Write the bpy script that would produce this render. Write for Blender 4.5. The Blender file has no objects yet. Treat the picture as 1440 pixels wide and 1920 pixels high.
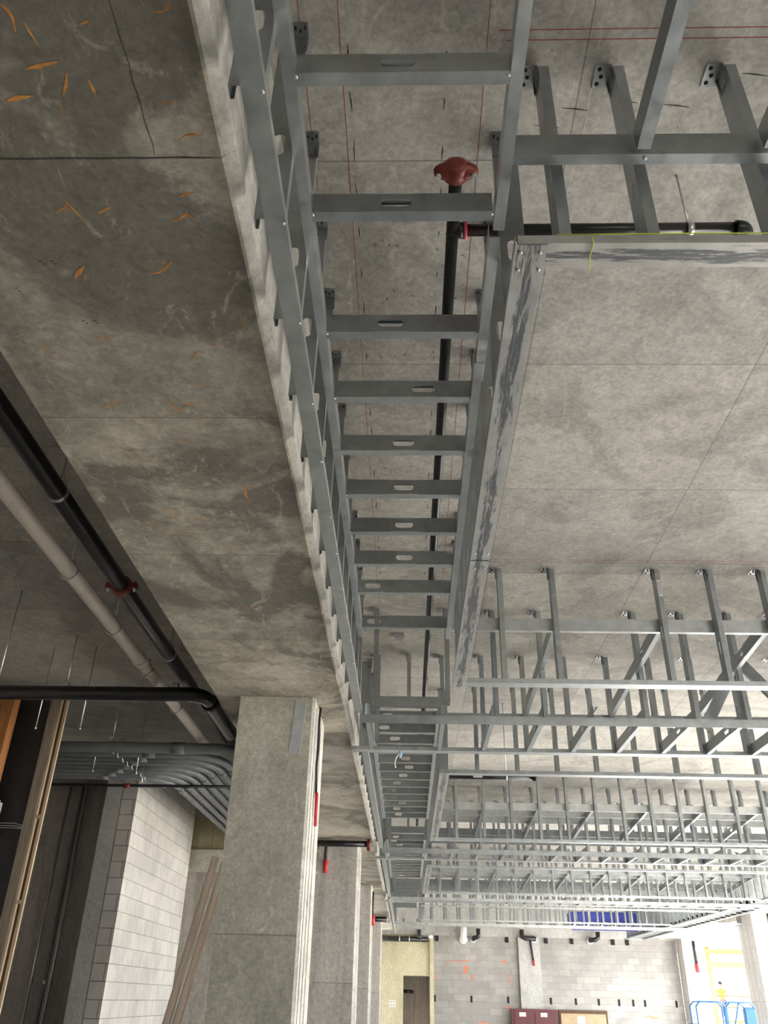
import bpy, bmesh, math, random
from mathutils import Vector, Matrix
random.seed(7)
C = bpy.context.scene.collection
sc = bpy.context.scene
CZ = 2.1                                   # camera height above the floor
R = math.radians

# ------------------------------------------------------------------ camera
p, yw, rl = R(30.66), R(-2.12), R(1.44)
fwd = Vector((math.sin(yw)*math.cos(p), math.cos(yw)*math.cos(p), math.sin(p)))
rt = Vector((math.cos(yw), -math.sin(yw), 0))
up = rt.cross(fwd)
r2 = rt*math.cos(rl) + up*math.sin(rl)
u2 = -rt*math.sin(rl) + up*math.cos(rl)
cam = bpy.data.cameras.new('camera')
cam.sensor_fit = 'HORIZONTAL'; cam.sensor_width = 36.0
cam.lens = 36.0*1545/1440
cam.clip_start = 0.05; cam.clip_end = 500
co = bpy.data.objects.new('camera', cam); C.objects.link(co)
m = Matrix((r2, u2, -fwd)).transposed().to_4x4(); m.translation = Vector((0, 0, CZ))
co.matrix_world = m
sc.camera = co

# ------------------------------------------------------------------ light and exposure
w = bpy.data.worlds.new('daylight'); sc.world = w; w.use_nodes = True
bg = w.node_tree.nodes['Background']
bg.inputs[0].default_value = (0.93, 0.97, 1.0, 1); bg.inputs[1].default_value = 3.0
def sun(name, az, el, strength, angle, col):
    l = bpy.data.lights.new(name, 'SUN'); l.energy = strength; l.angle = R(angle); l.color = col
    o = bpy.data.objects.new(name, l); C.objects.link(o)
    d = Vector((math.cos(R(az))*math.cos(R(el)), math.sin(R(az))*math.cos(R(el)), math.sin(R(el))))
    o.rotation_euler = d.to_track_quat('Z', 'Y').to_euler(); o.location = d*60
sun('sun', 20, 36, 12, 2, (1, .975, .95))
sc.view_settings.view_transform = 'Standard'; sc.view_settings.look = 'None'
sc.view_settings.exposure = 1.95; sc.view_settings.gamma = 1; sc.view_settings.use_curve_mapping = False
sc.cycles.use_denoising = True
sc.cycles.max_bounces = 10; sc.cycles.diffuse_bounces = 6; sc.cycles.glossy_bounces = 4
sc.cycles.sample_clamp_indirect = 8
sc.cycles.caustics_reflective = False

# ------------------------------------------------------------------ materials
class NT:
    def __init__(s, name):
        s.m = bpy.data.materials.new(name); s.m.use_nodes = True
        s.t = s.m.node_tree; s.b = s.t.nodes['Principled BSDF']
    def n(s, typ, **k):
        q = s.t.nodes.new(typ)
        for a, v in k.items(): setattr(q, a, v)
        return q
    def put(s, sock, v):
        if isinstance(v, bpy.types.NodeSocket): s.t.links.new(v, sock)
        else: sock.default_value = v
    def math(s, op, a, b=0.0, c=0.0):
        q = s.n('ShaderNodeMath', operation=op); s.put(q.inputs[0], a); s.put(q.inputs[1], b); s.put(q.inputs[2], c)
        return q.outputs[0]
    def noise(s, vec, scale, detail=4, rough=.55, dist=0.0):
        q = s.n('ShaderNodeTexNoise'); s.put(q.inputs['Vector'], vec); q.inputs['Scale'].default_value = scale
        q.inputs['Detail'].default_value = detail; q.inputs['Roughness'].default_value = rough; q.inputs['Distortion'].default_value = dist
        return q.outputs[0]
    def ramp(s, v, a, b, lo=0.0, hi=1.0):
        q = s.n('ShaderNodeMapRange'); s.put(q.inputs[0], v)
        for i, x in zip((1, 2, 3, 4), (a, b, lo, hi)): q.inputs[i].default_value = x
        return q.outputs[0]
    def mix(s, f, a, b, mode='MIX'):
        q = s.n('ShaderNodeMix', data_type='RGBA', blend_type=mode)
        s.put(q.inputs[0], f); s.put(q.inputs[6], a); s.put(q.inputs[7], b)
        return q.outputs[2]
    def pos(s):
        g = s.n('ShaderNodeNewGeometry'); return g.outputs['Position']
    def obj(s):
        return s.n('ShaderNodeTexCoord').outputs['Object']
    def sep(s, v):
        q = s.n('ShaderNodeSeparateXYZ'); s.put(q.inputs[0], v); return q.outputs
    def comb(s, x, y, z):
        q = s.n('ShaderNodeCombineXYZ'); s.put(q.inputs[0], x); s.put(q.inputs[1], y); s.put(q.inputs[2], z); return q.outputs[0]
    def scale(s, v, f):
        q = s.n('ShaderNodeVectorMath', operation='MULTIPLY'); s.put(q.inputs[0], v); q.inputs[1].default_value = f; return q.outputs[0]
    def bump(s, h, strength=.3, dist=.01):
        q = s.n('ShaderNodeBump'); q.inputs['Strength'].default_value = strength; q.inputs['Distance'].default_value = dist
        s.put(q.inputs['Height'], h); s.t.links.new(q.outputs[0], s.b.inputs['Normal'])
    def out(s, col, rough=.8, metal=0.0):
        s.put(s.b.inputs['Base Color'], col); s.put(s.b.inputs['Roughness'], rough); s.put(s.b.inputs['Metallic'], metal)
        return s.m
def c4(c): return (c[0], c[1], c[2], 1)

def seam(N, coord, off, per, wid):
    """1 inside a thin joint repeated every per metres."""
    a = N.math('SUBTRACT', coord, off); a = N.math('DIVIDE', a, per); a = N.math('FRACT', N.math('ADD', a, 100.0))
    a = N.math('ABSOLUTE', N.math('SUBTRACT', a, .5)); a = N.math('SUBTRACT', .5, a); a = N.math('MULTIPLY', a, per)
    return N.math('LESS_THAN', a, wid)

def concrete(name, dark, light, seams=(), stretch=(1, 1, 1), rust=0.0, contrast=1.0, blot=.5, seamdark=.5, wisp=.0, patch=None):
    N = NT(name); P = N.pos()
    wob = N.noise(P, 1.3, 2)
    Ps = N.scale(P, stretch)
    big = N.noise(Ps, .75, 5, .6, .6); med = N.noise(Ps, 3.2, 8, .65, .3); fine = N.noise(P, 45, 5, .7)
    f = N.math('ADD', N.math('MULTIPLY', big, .6), N.math('MULTIPLY', med, .4))
    f = N.ramp(f, .5-.13/contrast, .5+.12/contrast)
    col = N.mix(f, c4(dark), c4(light))
    # patchy darker, smoother blotches with torn edges
    bl = N.noise(Ps, 1.1, 9, .62, 1.1)
    if patch:
        yy_ = N.sep(P)[1]
        for yc_, hw in patch: bl = N.math('ADD', bl, N.ramp(N.math('ABSOLUTE', N.math('SUBTRACT', yy_, yc_)), hw*.4, hw, .07, 0))  # local darker bands: panel discoloration, with shadow bands put into the colour
    bf = N.ramp(bl, .5, .585, 0, blot)
    col = N.mix(bf, col, c4([x*.55 for x in dark]))
    # pale lime wisps
    ws = N.noise(N.scale(P, (2.2, 1.1, 1.6)), 2.4, 10, .72, 2.2)
    col = N.mix(N.ramp(ws, .56, .66, 0, .35+wisp), col, c4([min(1, x*1.25) for x in light]))
    col = N.mix(.5, col, N.mix(N.ramp(fine, .3, .7), (.55, .55, .55, 1), (1.25, 1.25, 1.25, 1)), 'MULTIPLY')
    agg = N.noise(N.scale(P, (1, 1, 1)), 17, 6, .72, .8)
    col = N.mix(.55, col, N.mix(N.ramp(agg, .36, .62), (.68, .68, .68, 1), (1.22, 1.21, 1.19, 1)), 'MULTIPLY')
    # bug holes
    v = N.n('ShaderNodeTexVoronoi'); N.put(v.inputs['Vector'], P); v.inputs['Scale'].default_value = 9
    hole = N.math('LESS_THAN', v.outputs[0], .035); hole = N.math('MULTIPLY', hole, N.math('GREATER_THAN', med, .5))
    col = N.mix(N.math('MULTIPLY', hole, .7), col, c4([x*.3 for x in dark]))
    xyz = N.sep(P); h = N.math('MULTIPLY', med, .25)
    jw = N.math('MULTIPLY', N.math('SUBTRACT', wob, .5), .004)
    panel = None
    for ax, off, per, wd in seams:
        c = N.math('ADD', xyz[ax], jw)
        s = seam(N, c, off, per, wd)
        col = N.mix(N.math('MULTIPLY', s, seamdark), col, c4([x*.25 for x in dark]))
        pid = N.math('FLOOR', N.math('DIVIDE', N.math('SUBTRACT', xyz[ax], off), per))
        panel = pid if panel is None else N.math('ADD', panel, N.math('MULTIPLY', pid, 7.31))
        h = N.math('SUBTRACT', h, N.math('MULTIPLY', s, .6))
    if panel is not None:
        wn = N.n('ShaderNodeTexWhiteNoise', noise_dimensions='1D'); N.put(wn.inputs['W'], panel)
        col = N.mix(1, col, N.mix(wn.outputs[0], (.86, .86, .87, 1), (1.08, 1.07, 1.05, 1)), 'MULTIPLY')
    if rust:
        r1 = N.noise(N.scale(P, (1, 1.7, 1)), 7, 7, .6, 1.6); r2_ = N.noise(P, 1.6, 2)
        rf = N.math('MULTIPLY', N.ramp(r1, .665, .69, 0, rust), N.ramp(r2_, .5, .6))
        col = N.mix(rf, col, (.36, .17, .045, 1))
    N.bump(N.math('ADD', h, N.math('MULTIPLY', fine, .08)), .5, .01)
    return N.out(col, .78)

M = {}
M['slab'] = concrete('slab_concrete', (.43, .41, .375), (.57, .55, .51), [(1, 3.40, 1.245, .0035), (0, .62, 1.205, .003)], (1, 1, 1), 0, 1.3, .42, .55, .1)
M['slab_shade'] = concrete('slab_concrete_shaded', (.32, .30, .265), (.45, .43, .385), [(1, 4.18, 1.255, .0035)], (1, 1, 1), 0, 1, .35, .55)  # darker copy of the slab concrete, bay shade put into its colour
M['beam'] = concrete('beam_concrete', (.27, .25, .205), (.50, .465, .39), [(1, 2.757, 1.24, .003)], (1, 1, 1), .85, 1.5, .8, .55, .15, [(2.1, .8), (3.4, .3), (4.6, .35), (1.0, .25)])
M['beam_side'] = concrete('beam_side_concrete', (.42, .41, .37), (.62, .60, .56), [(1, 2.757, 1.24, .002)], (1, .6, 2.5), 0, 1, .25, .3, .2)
M['column'] = concrete('column_concrete', (.50, .485, .42), (.70, .68, .60), [(2, 2.478, 2.4, .005)], (1, 1, .35), 0, 1.1, .35, .5, .15)
M['column_pale'] = concrete('column_concrete_pale', (.46, .44, .41), (.60, .575, .54), [(2, 2.3, 2.4, .006)], (2.6, 2.6, .25), 0, .9, .3, .5, .1)
M['yellow'] = concrete('yellow_concrete', (.55, .50, .34), (.72, .66, .47), [], (1, 1, .5), 0, .9, .25)
M['dark_concrete'] = concrete('recess_concrete', (.46, .42, .38), (.60, .56, .51), [(0, 0.1, .6, .004)], (2.5, 2.5, .25), 0, 1, .4, .3)
M['floor'] = concrete('floor_concrete', (.49, .485, .475), (.54, .535, .525), [], (1, 1, 1), 0, 1, .05, .5, -.35)
M['grey_concrete'] = concrete('grey_concrete', (.38, .38, .37), (.52, .515, .50), [], (1, 1, .5), 0, 1, .3)

def block(name, c1, c2, mortar, off=(0, 0), msize=.012):
    N = NT(name); P = N.pos(); x = N.sep(P)
    u = N.math('ADD', N.math('ADD', x[0], x[1]), off[0]); v = N.math('ADD', x[2], off[1])
    b = N.n('ShaderNodeTexBrick'); N.put(b.inputs['Vector'], N.comb(u, v, 0.0))
    b.inputs['Scale'].default_value = 1; b.inputs['Brick Width'].default_value = .406; b.inputs['Row Height'].default_value = .203
    b.inputs['Mortar Size'].default_value = msize*.5; b.inputs['Mortar Smooth'].default_value = .3; b.inputs['Bias'].default_value = 0
    b.inputs['Color1'].default_value = c4(c1); b.inputs['Color2'].default_value = c4(c2); b.inputs['Mortar'].default_value = c4(mortar)
    n1 = N.noise(P, 1.2, 5, .6, .5); n2 = N.noise(P, 60, 4, .8)
    col = N.mix(.6, b.outputs[0], N.mix(N.ramp(n1, .35, .65), (.72, .72, .72, 1), (1.15, 1.14, 1.12, 1)), 'MULTIPLY')
    col = N.mix(.5, col, N.mix(N.ramp(n2, .3, .7), (.7, .7, .7, 1), (1.2, 1.2, 1.2, 1)), 'MULTIPLY')
    N.bump(N.math('SUBTRACT', N.math('MULTIPLY', n2, .2), b.outputs['Fac']), .6, .01)
    return N.out(col, .9)
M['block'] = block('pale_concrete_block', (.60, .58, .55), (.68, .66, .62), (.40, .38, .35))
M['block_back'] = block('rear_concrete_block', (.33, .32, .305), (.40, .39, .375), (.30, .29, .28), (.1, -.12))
M['block_shaded'] = block('shaded_concrete_block', (.52, .49, .46), (.58, .55, .52), (.24, .22, .20))

def galv(name, c=(.40, .425, .435), rough=.40, scuff=0.0, metal=.93):
    N = NT(name); O = N.pos()
    n1 = N.noise(O, 14, 5, .6, .4); n2 = N.noise(N.scale(O, (1, 1, 1)), 3, 3)
    col = N.mix(N.ramp(n1, .3, .7), c4([x*.85 for x in c]), c4([min(1, x*1.12) for x in c]))
    if scuff:
        s = N.noise(N.scale(N.obj(), (16, 16, 1.6)), 2.6, 10, .78, .3); s3 = N.noise(N.scale(N.obj(), (1, 1, 1)), 1.3, 2)
        ax = N.math('ABSOLUTE', N.sep(N.obj())[0]); s = N.math('ADD', s, N.ramp(ax, .01, .045, .06, -.12)); s = N.math('ADD', s, N.ramp(s3, .35, .65, -.06, .06))
        col = N.mix(N.ramp(s, .48, .55, 0, scuff), col, (.10, .11, .12, 1))
    oi = N.n('ShaderNodeObjectInfo')
    col = N.mix(1, col, N.mix(oi.outputs['Random'], (.86, .87, .88, 1), (1.1, 1.09, 1.07, 1)), 'MULTIPLY')
    r = N.ramp(n1, .3, .7, rough-.06, rough+.1)
    N.bump(N.math('MULTIPLY', n2, .5), .12, .02)
    return N.out(col, r, metal)
M['galv'] = galv('galvanized_steel')
M['galv_light'] = galv('galvanized_steel_bright', (.55, .575, .59), .36)
M['galv_scuff'] = galv('galvanized_steel_scuffed', (.44, .44, .43), .42, .9, .6)
M['galv_pale'] = galv('galvanized_steel_pale', (.62, .64, .65), .5, 0, .35)
M['clip'] = galv('zinc_clip', (.42, .43, .44), .3)

def plain(name, c, rough=.5, metal=0.0, var=.12, sc_=6):
    N = NT(name); n = N.noise(N.pos(), sc_, 5, .6)
    return N.out(N.mix(N.ramp(n, .3, .7), c4([x*(1-var) for x in c]), c4([min(1, x*(1+var)) for x in c])), rough, metal)
M['black_pipe'] = plain('black_painted_steel', (.012, .012, .013), .28, 0, .3)
M['black_mat'] = plain('black_rubber', (.014, .014, .016), .6)
M['membrane'] = plain('black_membrane', (.018, .017, .018), .55, 0, .5, 3)
M['red_cast'] = plain('red_cast_iron', (.22, .035, .028), .42)
M['red_plastic'] = plain('red_plastic', (.55, .035, .05), .45)
M['pvc'] = plain('cream_pvc', (.62, .55, .47), .4, 0, .08)
M['conduit'] = plain('grey_pvc_conduit', (.17, .18, .19), .42, 0, .15)
M['steel'] = plain('bright_zinc', (.6, .6, .6), .3, .9)
M['hole'] = plain('dark_cavity', (.015, .014, .013), .9)
M['red_chalk'] = plain('red_chalk', (.33, .09, .07), .9)
M['crayon'] = plain('black_crayon', (.03, .03, .03), .8)
M['rust'] = plain('rust_stain', (.50, .225, .06), .85, 0, .4, 40)
M['pale_chalk'] = plain('white_chalk', (.7, .68, .64), .9)
M['white'] = plain('white_paper', (.8, .8, .78), .7, 0, .04)
M['ink'] = plain('printed_ink', (.05, .05, .06), .8)
M['yellow_string'] = plain('yellow_string', (.55, .62, .06), .7)
M['pink_tape'] = plain('pink_tape', (.75, .10, .16), .6)
M['blue_ribbon'] = plain('pale_blue_ribbon', (.35, .55, .8), .6)
M['maroon'] = plain('maroon_paint', (.10, .022, .025), .45)
M['ply'] = plain('tan_plywood', (.40, .30, .19), .7, 0, .12)
M['blue_tarp'] = plain('blue_plastic_sheet', (.03, .045, .30), .5)
M['blue_lift'] = plain('blue_paint', (.03, .13, .32), .45)
M['spray'] = plain('orange_spray_paint', (.85, .22, .10), .8)
M['duct_white'] = plain('white_insulation', (.75, .75, .74), .5)
M['form_yellow'] = plain('yellow_formwork', (.50, .25, .04), .6)
M['form_orange'] = plain('orange_formwork', (.50, .11, .02), .6)
M['shirt'] = plain('yellow_safety_shirt', (.75, .75, .05), .8)
M['jeans'] = plain('blue_denim', (.10, .14, .35), .9)
M['skin'] = plain('tan_skin', (.30, .17, .11), .6)
M['ground'] = plain('pale_site_ground', (.62, .58, .50), .95)
M['deck'] = plain('pale_metal_deck', (.7, .72, .75), .4, .3)

def wood(name, c):
    N = NT(name); P = N.obj()
    n = N.noise(N.scale(P, (26, 26, 1.1)), 2.5, 6, .6, .8)
    return N.out(N.mix(N.ramp(n, .3, .7), c4([x*.55 for x in c]), c4([min(1, x*1.25) for x in c])), .75)
M['wood_brown'] = wood('weathered_brown_lumber', (.30, .235, .18))
M['wood_dark'] = wood('dark_brown_lumber', (.10, .055, .028))
M['wood_pale'] = wood('fresh_pale_lumber', (.62, .48, .33))
M['wood_orange'] = wood('orange_stained_lumber', (.42, .17, .05))
M['panel_wood'] = wood('greenish_plywood', (.42, .38, .23))

# ------------------------------------------------------------------ mesh helpers
def link(o, parent=None):
    C.objects.link(o)
    if parent: o.parent = parent
    return o
def tag(o, label=None, cat=None, group=None, kind=None):
    if label: o['label'] = label
    if cat: o['category'] = cat
    if group: o['group'] = group
    if kind: o['kind'] = kind
    return o
class MB:
    def __init__(s): s.bm = bmesh.new(); s.mi = 0
    def face(s, pts):
        f = s.bm.faces.new([s.bm.verts.new(q) for q in pts]); f.material_index = s.mi; return f
    def box(s, a, b, bev=0.0):
        (x0, y0, z0), (x1, y1, z1) = a, b
        r = bmesh.ops.create_cube(s.bm, size=1, matrix=Matrix.Translation(((x0+x1)/2, (y0+y1)/2, (z0+z1)/2)) @ Matrix.Diagonal((abs(x1-x0), abs(y1-y0), abs(z1-z0), 1)))
        fs = {f for v in r['verts'] for f in v.link_faces}
        for f in fs: f.material_index = s.mi
        if bev:
            es = list({e for v in r['verts'] for e in v.link_edges})
            g = bmesh.ops.bevel(s.bm, geom=es, offset=bev, segments=2, affect='EDGES')
            for f in g['faces']: f.material_index = s.mi
        return s
    def tube(s, pts, r, seg=12, cap=True, radii=None):
        pts = [Vector(q) for q in pts]; rings = []
        t0 = (pts[1]-pts[0]).normalized()
        ref = Vector((0, 0, 1)) if abs(t0.z) < .9 else Vector((1, 0, 0))
        nrm = (ref - t0*ref.dot(t0)).normalized()
        for i, q in enumerate(pts):
            if i == 0: t = t0
            elif i == len(pts)-1: t = (pts[-1]-pts[-2]).normalized()
            else: t = ((pts[i+1]-q).normalized()+(q-pts[i-1]).normalized()).normalized()
            nrm = (nrm - t*nrm.dot(t)).normalized(); bn = t.cross(nrm)
            rr = radii[i] if radii else r
            rings.append([s.bm.verts.new(q + (nrm*math.cos(2*math.pi*k/seg)+bn*math.sin(2*math.pi*k/seg))*rr) for k in range(seg)])
        for a, b in zip(rings, rings[1:]):
            for k in range(seg):
                f = s.bm.faces.new((a[k], a[(k+1) % seg], b[(k+1) % seg], b[k])); f.smooth = True; f.material_index = s.mi
        if cap:
            for rg, rev in ((rings[0], True), (rings[-1], False)):
                f = s.bm.faces.new(rg[::-1] if rev else rg); f.material_index = s.mi
        return s
    def ribbon(s, pts, wid, nrm=(0, 0, -1)):
        pts = [Vector(q) for q in pts]; nrm = Vector(nrm); prev = None
        for i, q in enumerate(pts):
            t = (pts[min(i+1, len(pts)-1)]-pts[max(i-1, 0)]).normalized(); b = t.cross(nrm).normalized()
            e = wid*(.35 if i in (0, len(pts)-1) else 1)*random.uniform(.7, 1.15)
            cur = (s.bm.verts.new(q-b*e/2), s.bm.verts.new(q+b*e/2))
            if prev:
                f = s.bm.faces.new((prev[0], prev[1], cur[1], cur[0])); f.material_index = s.mi
            prev = cur
        return s
    def build(s, name, mats, parent=None, norm=True):
        me = bpy.data.meshes.new(name)
        if norm: bmesh.ops.recalc_face_normals(s.bm, faces=s.bm.faces)
        s.bm.to_mesh(me); s.bm.free()
        for q in (mats if isinstance(mats, (list, tuple)) else [mats]): me.materials.append(q)
        return link(bpy.data.objects.new(name, me), parent)
def arc_pts(c, u, v, r, a0, a1, n=8):
    c, u, v = Vector(c), Vector(u), Vector(v)
    return [c + u*math.cos(a0+(a1-a0)*i/n)*r + v*math.sin(a0+(a1-a0)*i/n)*r for i in range(n+1)]
def Z(z): return z+CZ                      # height above the camera -> world height
def empty(name, loc=(0, 0, 0)):
    o = bpy.data.objects.new(name, None); o.empty_display_size = .1; o.location = loc; C.objects.link(o); return o
ORD = ('first second third fourth fifth sixth seventh eighth ninth tenth eleventh twelfth thirteenth fourteenth fifteenth sixteenth '
       'seventeenth eighteenth nineteenth twentieth twenty-first twenty-second twenty-third').split()

# ---- cold formed steel: channel along +Z, web in y=0 (x across), flanges and open side towards +y
def slot_poly(zc, hl, r, n=5):
    pts = []
    for i in range(n+1):
        a = math.pi*i/n; pts.append((r*math.cos(a), zc+hl-r+r*math.sin(a)))
    for i in range(n+1):
        a = math.pi+math.pi*i/n; pts.append((r*math.cos(a), zc-hl+r+r*math.sin(a)))
    return pts
MC = {}
def channel_mesh(L, wd=.092, fl=.036, lip=.010, holes=(), mat='galv', thick=.0016):
    key = (round(L, 3), wd, fl, lip, tuple(round(h, 3) for h in holes), mat)
    if key in MC: return MC[key]
    bm = bmesh.new(); h = wd/2
    def quad(a, b):      # profile segment extruded
        vs = [bm.verts.new((a[0], a[1], 0)), bm.verts.new((b[0], b[1], 0)), bm.verts.new((b[0], b[1], L)), bm.verts.new((a[0], a[1], L))]
        bm.faces.new(vs)
    if lip: quad((-h+lip, fl), (-h, fl))
    quad((-h, fl), (-h, 0)); quad((h, 0), (h, fl))
    if lip: quad((h, fl), (h-lip, fl))
    z0 = 0.0
    def web(za, zb): bm.faces.new([bm.verts.new(q) for q in ((-h, 0, za), (h, 0, za), (h, 0, zb), (-h, 0, zb))])
    for hc in holes:
        a, b = hc-.075, hc+.075
        if a < z0 or b > L: continue
        if a > z0: web(z0, a)
        sl = slot_poly(hc, .052, .019); n = len(sl)
        outer = []
        for (x, z) in sl:
            dx, dz = x, z-hc
            k = min(h/abs(dx) if abs(dx) > 1e-6 else 1e9, .075/abs(dz) if abs(dz) > 1e-6 else 1e9)
            outer.append((dx*k, hc+dz*k))
        iv = [bm.verts.new((x, 0, z)) for x, z in sl]; ov = [bm.verts.new((x, 0, z)) for x, z in outer]
        for i in range(n):
            j = (i+1) % n
            if (Vector(sl[i])-Vector(sl[j])).length < 1e-7: continue
            bm.faces.new((iv[i], iv[j], ov[j], ov[i]))
            # corners of the rectangle
            (x1, z1), (x2, z2) = outer[i], outer[j]
            if abs(abs(x1)-h) < 1e-6 and abs(abs(z2-hc)-.075) < 1e-6 or abs(abs(x2)-h) < 1e-6 and abs(abs(z1-hc)-.075) < 1e-6:
                cx = x1 if abs(abs(x1)-h) < 1e-6 else x2; cz = z2 if abs(abs(z2-hc)-.075) < 1e-6 else z1
                if (abs(x1-cx)+abs(z1-cz) > 1e-6) and (abs(x2-cx)+abs(z2-cz) > 1e-6):
                    bm.faces.new((ov[i], ov[j], bm.verts.new((cx, 0, cz))))
        z0 = b
    web(z0, L)
    bmesh.ops.remove_doubles(bm, verts=bm.verts, dist=1e-5)
    me = bpy.data.meshes.new('channel'); bm.to_mesh(me); bm.free(); me.materials.append(M[mat])
    MC[key] = me; return me
def angle_mesh(L, a, b, mat='galv', key2=''):
    """leg a in y=0 plane along +x, leg b along +y at x=0."""
    key = ('angle', round(L, 3), a, b, mat)
    if key in MC: return MC[key]
    bm = bmesh.new()
    for q in (((0, 0), (a, 0)), ((0, 0), (0, b))):
        (x0, y0), (x1, y1) = q
        bm.faces.new([bm.verts.new(v) for v in ((x0, y0, 0), (x1, y1, 0), (x1, y1, L), (x0, y0, L))])
    bmesh.ops.remove_doubles(bm, verts=bm.verts, dist=1e-5)
    me = bpy.data.meshes.new('angle'); bm.to_mesh(me); bm.free(); me.materials.append(M[mat]); MC[key] = me; return me
def place(name, me, org, zax, yax, parent=None, thick=.0016):
    o = bpy.data.objects.new(name, me); z = Vector(zax).normalized(); y = Vector(yax).normalized(); x = y.cross(z)
    mt = Matrix((x, y, z)).transposed().to_4x4(); mt.translation = Vector(org); o.matrix_world = mt
    md = o.modifiers.new('sheet', 'SOLIDIFY'); md.thickness = thick; md.offset = 0
    return link(o, parent)
# clip at the head of a stud, in the stud's own frame (plate up against the slab)
def clip_mesh():
    b = MB()
    b.box((-.036, -.004, -.075), (.040, -.0015, 0)); b.box((-.045, -.062, -.0035), (.045, -.0015, -.001))
    b.box((-.030, -.010, -.070), (-.022, -.002, -.004)); b.box((.022, -.010, -.070), (.030, -.002, -.004))
    me_o = b.build('clip_tmp', M['clip']); me = me_o.data; bpy.data.objects.remove(me_o); return me
def bolt_mesh(r=.0045, h=.005):
    b = MB(); b.tube([(0, 0, 0), (0, 0, -h)], r, 6); b.tube([(0, 0, 0), (0, 0, -h*.35)], r*1.7, 12)
    o = b.build('bolt_tmp', M['hole']); me = o.data; bpy.data.objects.remove(o); return me
def screw_mesh():
    b = MB(); b.tube([(0, 0, 0), (0, 0, .003), (0, 0, .0045)], .005, 8, radii=[.006, .006, .0035])
    o = b.build('screw_tmp', M['steel']); me = o.data; bpy.data.objects.remove(o); return me
CLIP, BOLT, SCREW = clip_mesh(), bolt_mesh(), screw_mesh()
def screw(parent, world, nrm):
    o = bpy.data.objects.new('screw', SCREW); C.objects.link(o)
    o.parent = parent; bpy.context.view_layer.update if False else None
    q = Vector(nrm).to_track_quat('Z', 'Y').to_matrix().to_4x4(); q.translation = Vector(world)
    o.matrix_local = parent.matrix_basis.inverted() @ q
    return o
SLABZ = Z(2.94)
def stud(x, y, z0, open_dir, label, group, clip=True, bolts=False, hole_at=.38, z1=SLABZ-.012, mat='galv', off=0):
    """vertical stud; (x,y) is the middle of its web."""
    L = z1-z0
    hs = [h for h in (hole_at, hole_at+.61) if h+.08 < L]
    o = place('steel_stud', channel_mesh(L, holes=hs, mat=mat), (x, y, z0), (0, 0, 1), open_dir)
    tag(o, label, 'stud', group)
    if clip:
        c = link(bpy.data.objects.new('slide_clip', CLIP), o); c.location = (off, 0, SLABZ-z0-.0005); c.scale = (.6 if off else 1, 1, 1)
        if bolts:
            for bx, by in ((-.028, -.045), (.028, -.045), (0, -.035)):
                b = link(bpy.data.objects.new('bolt', BOLT), c); b.location = (bx, by, -.0035)
    return o

# ================================================================== SETTING
XL, XR, YN, YF = -7.2, 10.35, -15.0, 33.0
b = MB(); b.box((XL-.3, YN-.3, -.25), (XR+.1, YF+.3, 0)); tag(b.build('floor', M['floor']), 'pale concrete floor slab of the building level', kind='structure')
b = MB(); b.box((-60, -60, -.5), (90, 120, -.26)); tag(b.build('ground', M['ground']), 'bright site ground outside the open side', kind='structure')
# ceiling over the framed hall, with snapped chalk lines and crayon marks on its underside
b = MB(); b.box((-1.2, YN, SLABZ), (XR+.3, YF, SLABZ+.3))
zc = SLABZ-.0006
b.mi = 1
for y0, x0, x1 in ((1.632, .3, 4), (1.668, .33, 3), (5.70, .5, 7), (5.66, .5, 4)): b.box((x0, y0, zc), (x1, y0+.0035, zc+.0005))
for x0, y0, y1 in ((-.262, .8, 6.5), (.262, .8, 6.4), (-.40, 1.1, 2.5)): b.box((x0, y0, zc), (x0+.003, y1, zc+.0005))
b.mi = 2
yy = .9
while yy < 6:
    ln = random.uniform(.05, .11)
    b.ribbon([(-.235+random.uniform(-.004, .004), yy, zc), (-.235, yy+ln/2, zc), (-.235+random.uniform(-.006, .006), yy+ln, zc)], .006)
    b.ribbon([(.118+random.uniform(-.004, .004), yy+.03, zc), (.120, yy+ln/2, zc), (.118, yy+ln, zc)], .006)
    yy += random.uniform(.17, .24)
for (x, y) in ((.62, 1.93), (.80, 1.90), (1.0, 1.92), (1.25, 1.80), (.52, 2.0)):
    b.ribbon([(x-.05, y, zc), (x, y+.004, zc), (x+.05, y+.012, zc)], .006)
for _ in range(26):
    x, y = random.uniform(-.2, .25), random.choice((2.55, 2.62, 2.9, 3.05, 3.3, 4.4))+random.uniform(-.04, .04)
    b.ribbon([(x, y, zc), (x+random.uniform(-.012, .012), y+.008, zc), (x+random.uniform(-.015, .015), y+.018, zc)], .006)
for _ in range(60):
    x, y = random.uniform(.6, 2.4), random.uniform(2.2, 5.2)
    b.ribbon([(x, y, zc), (x+random.uniform(-.01, .01), y+random.uniform(.002, .008), zc)], .007)
b.mi = 3
b.ribbon([(.655, 1.50, zc), (.668, 2.0, zc), (.640, 2.6, zc)], .003)
tag(b.build('ceiling', [M['slab'], M['red_chalk'], M['crayon'], M['pale_chalk']]), 'grey concrete ceiling slab with panel joints and red chalk lines', kind='structure')
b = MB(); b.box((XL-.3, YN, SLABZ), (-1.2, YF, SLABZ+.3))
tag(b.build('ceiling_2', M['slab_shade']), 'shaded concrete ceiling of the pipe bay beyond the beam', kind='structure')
b = MB(); b.box((XL-.3, YN, 0), (XL, YF, SLABZ)); tag(b.build('wall_left', M['dark_concrete']), 'dark concrete wall closing the pipe bay', kind='structure')
b = MB(); b.box((XL, YN-.3, 0), (XR, YN, SLABZ)); tag(b.build('wall_front', M['grey_concrete']), 'grey concrete wall behind the photographer', kind='structure')
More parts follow.
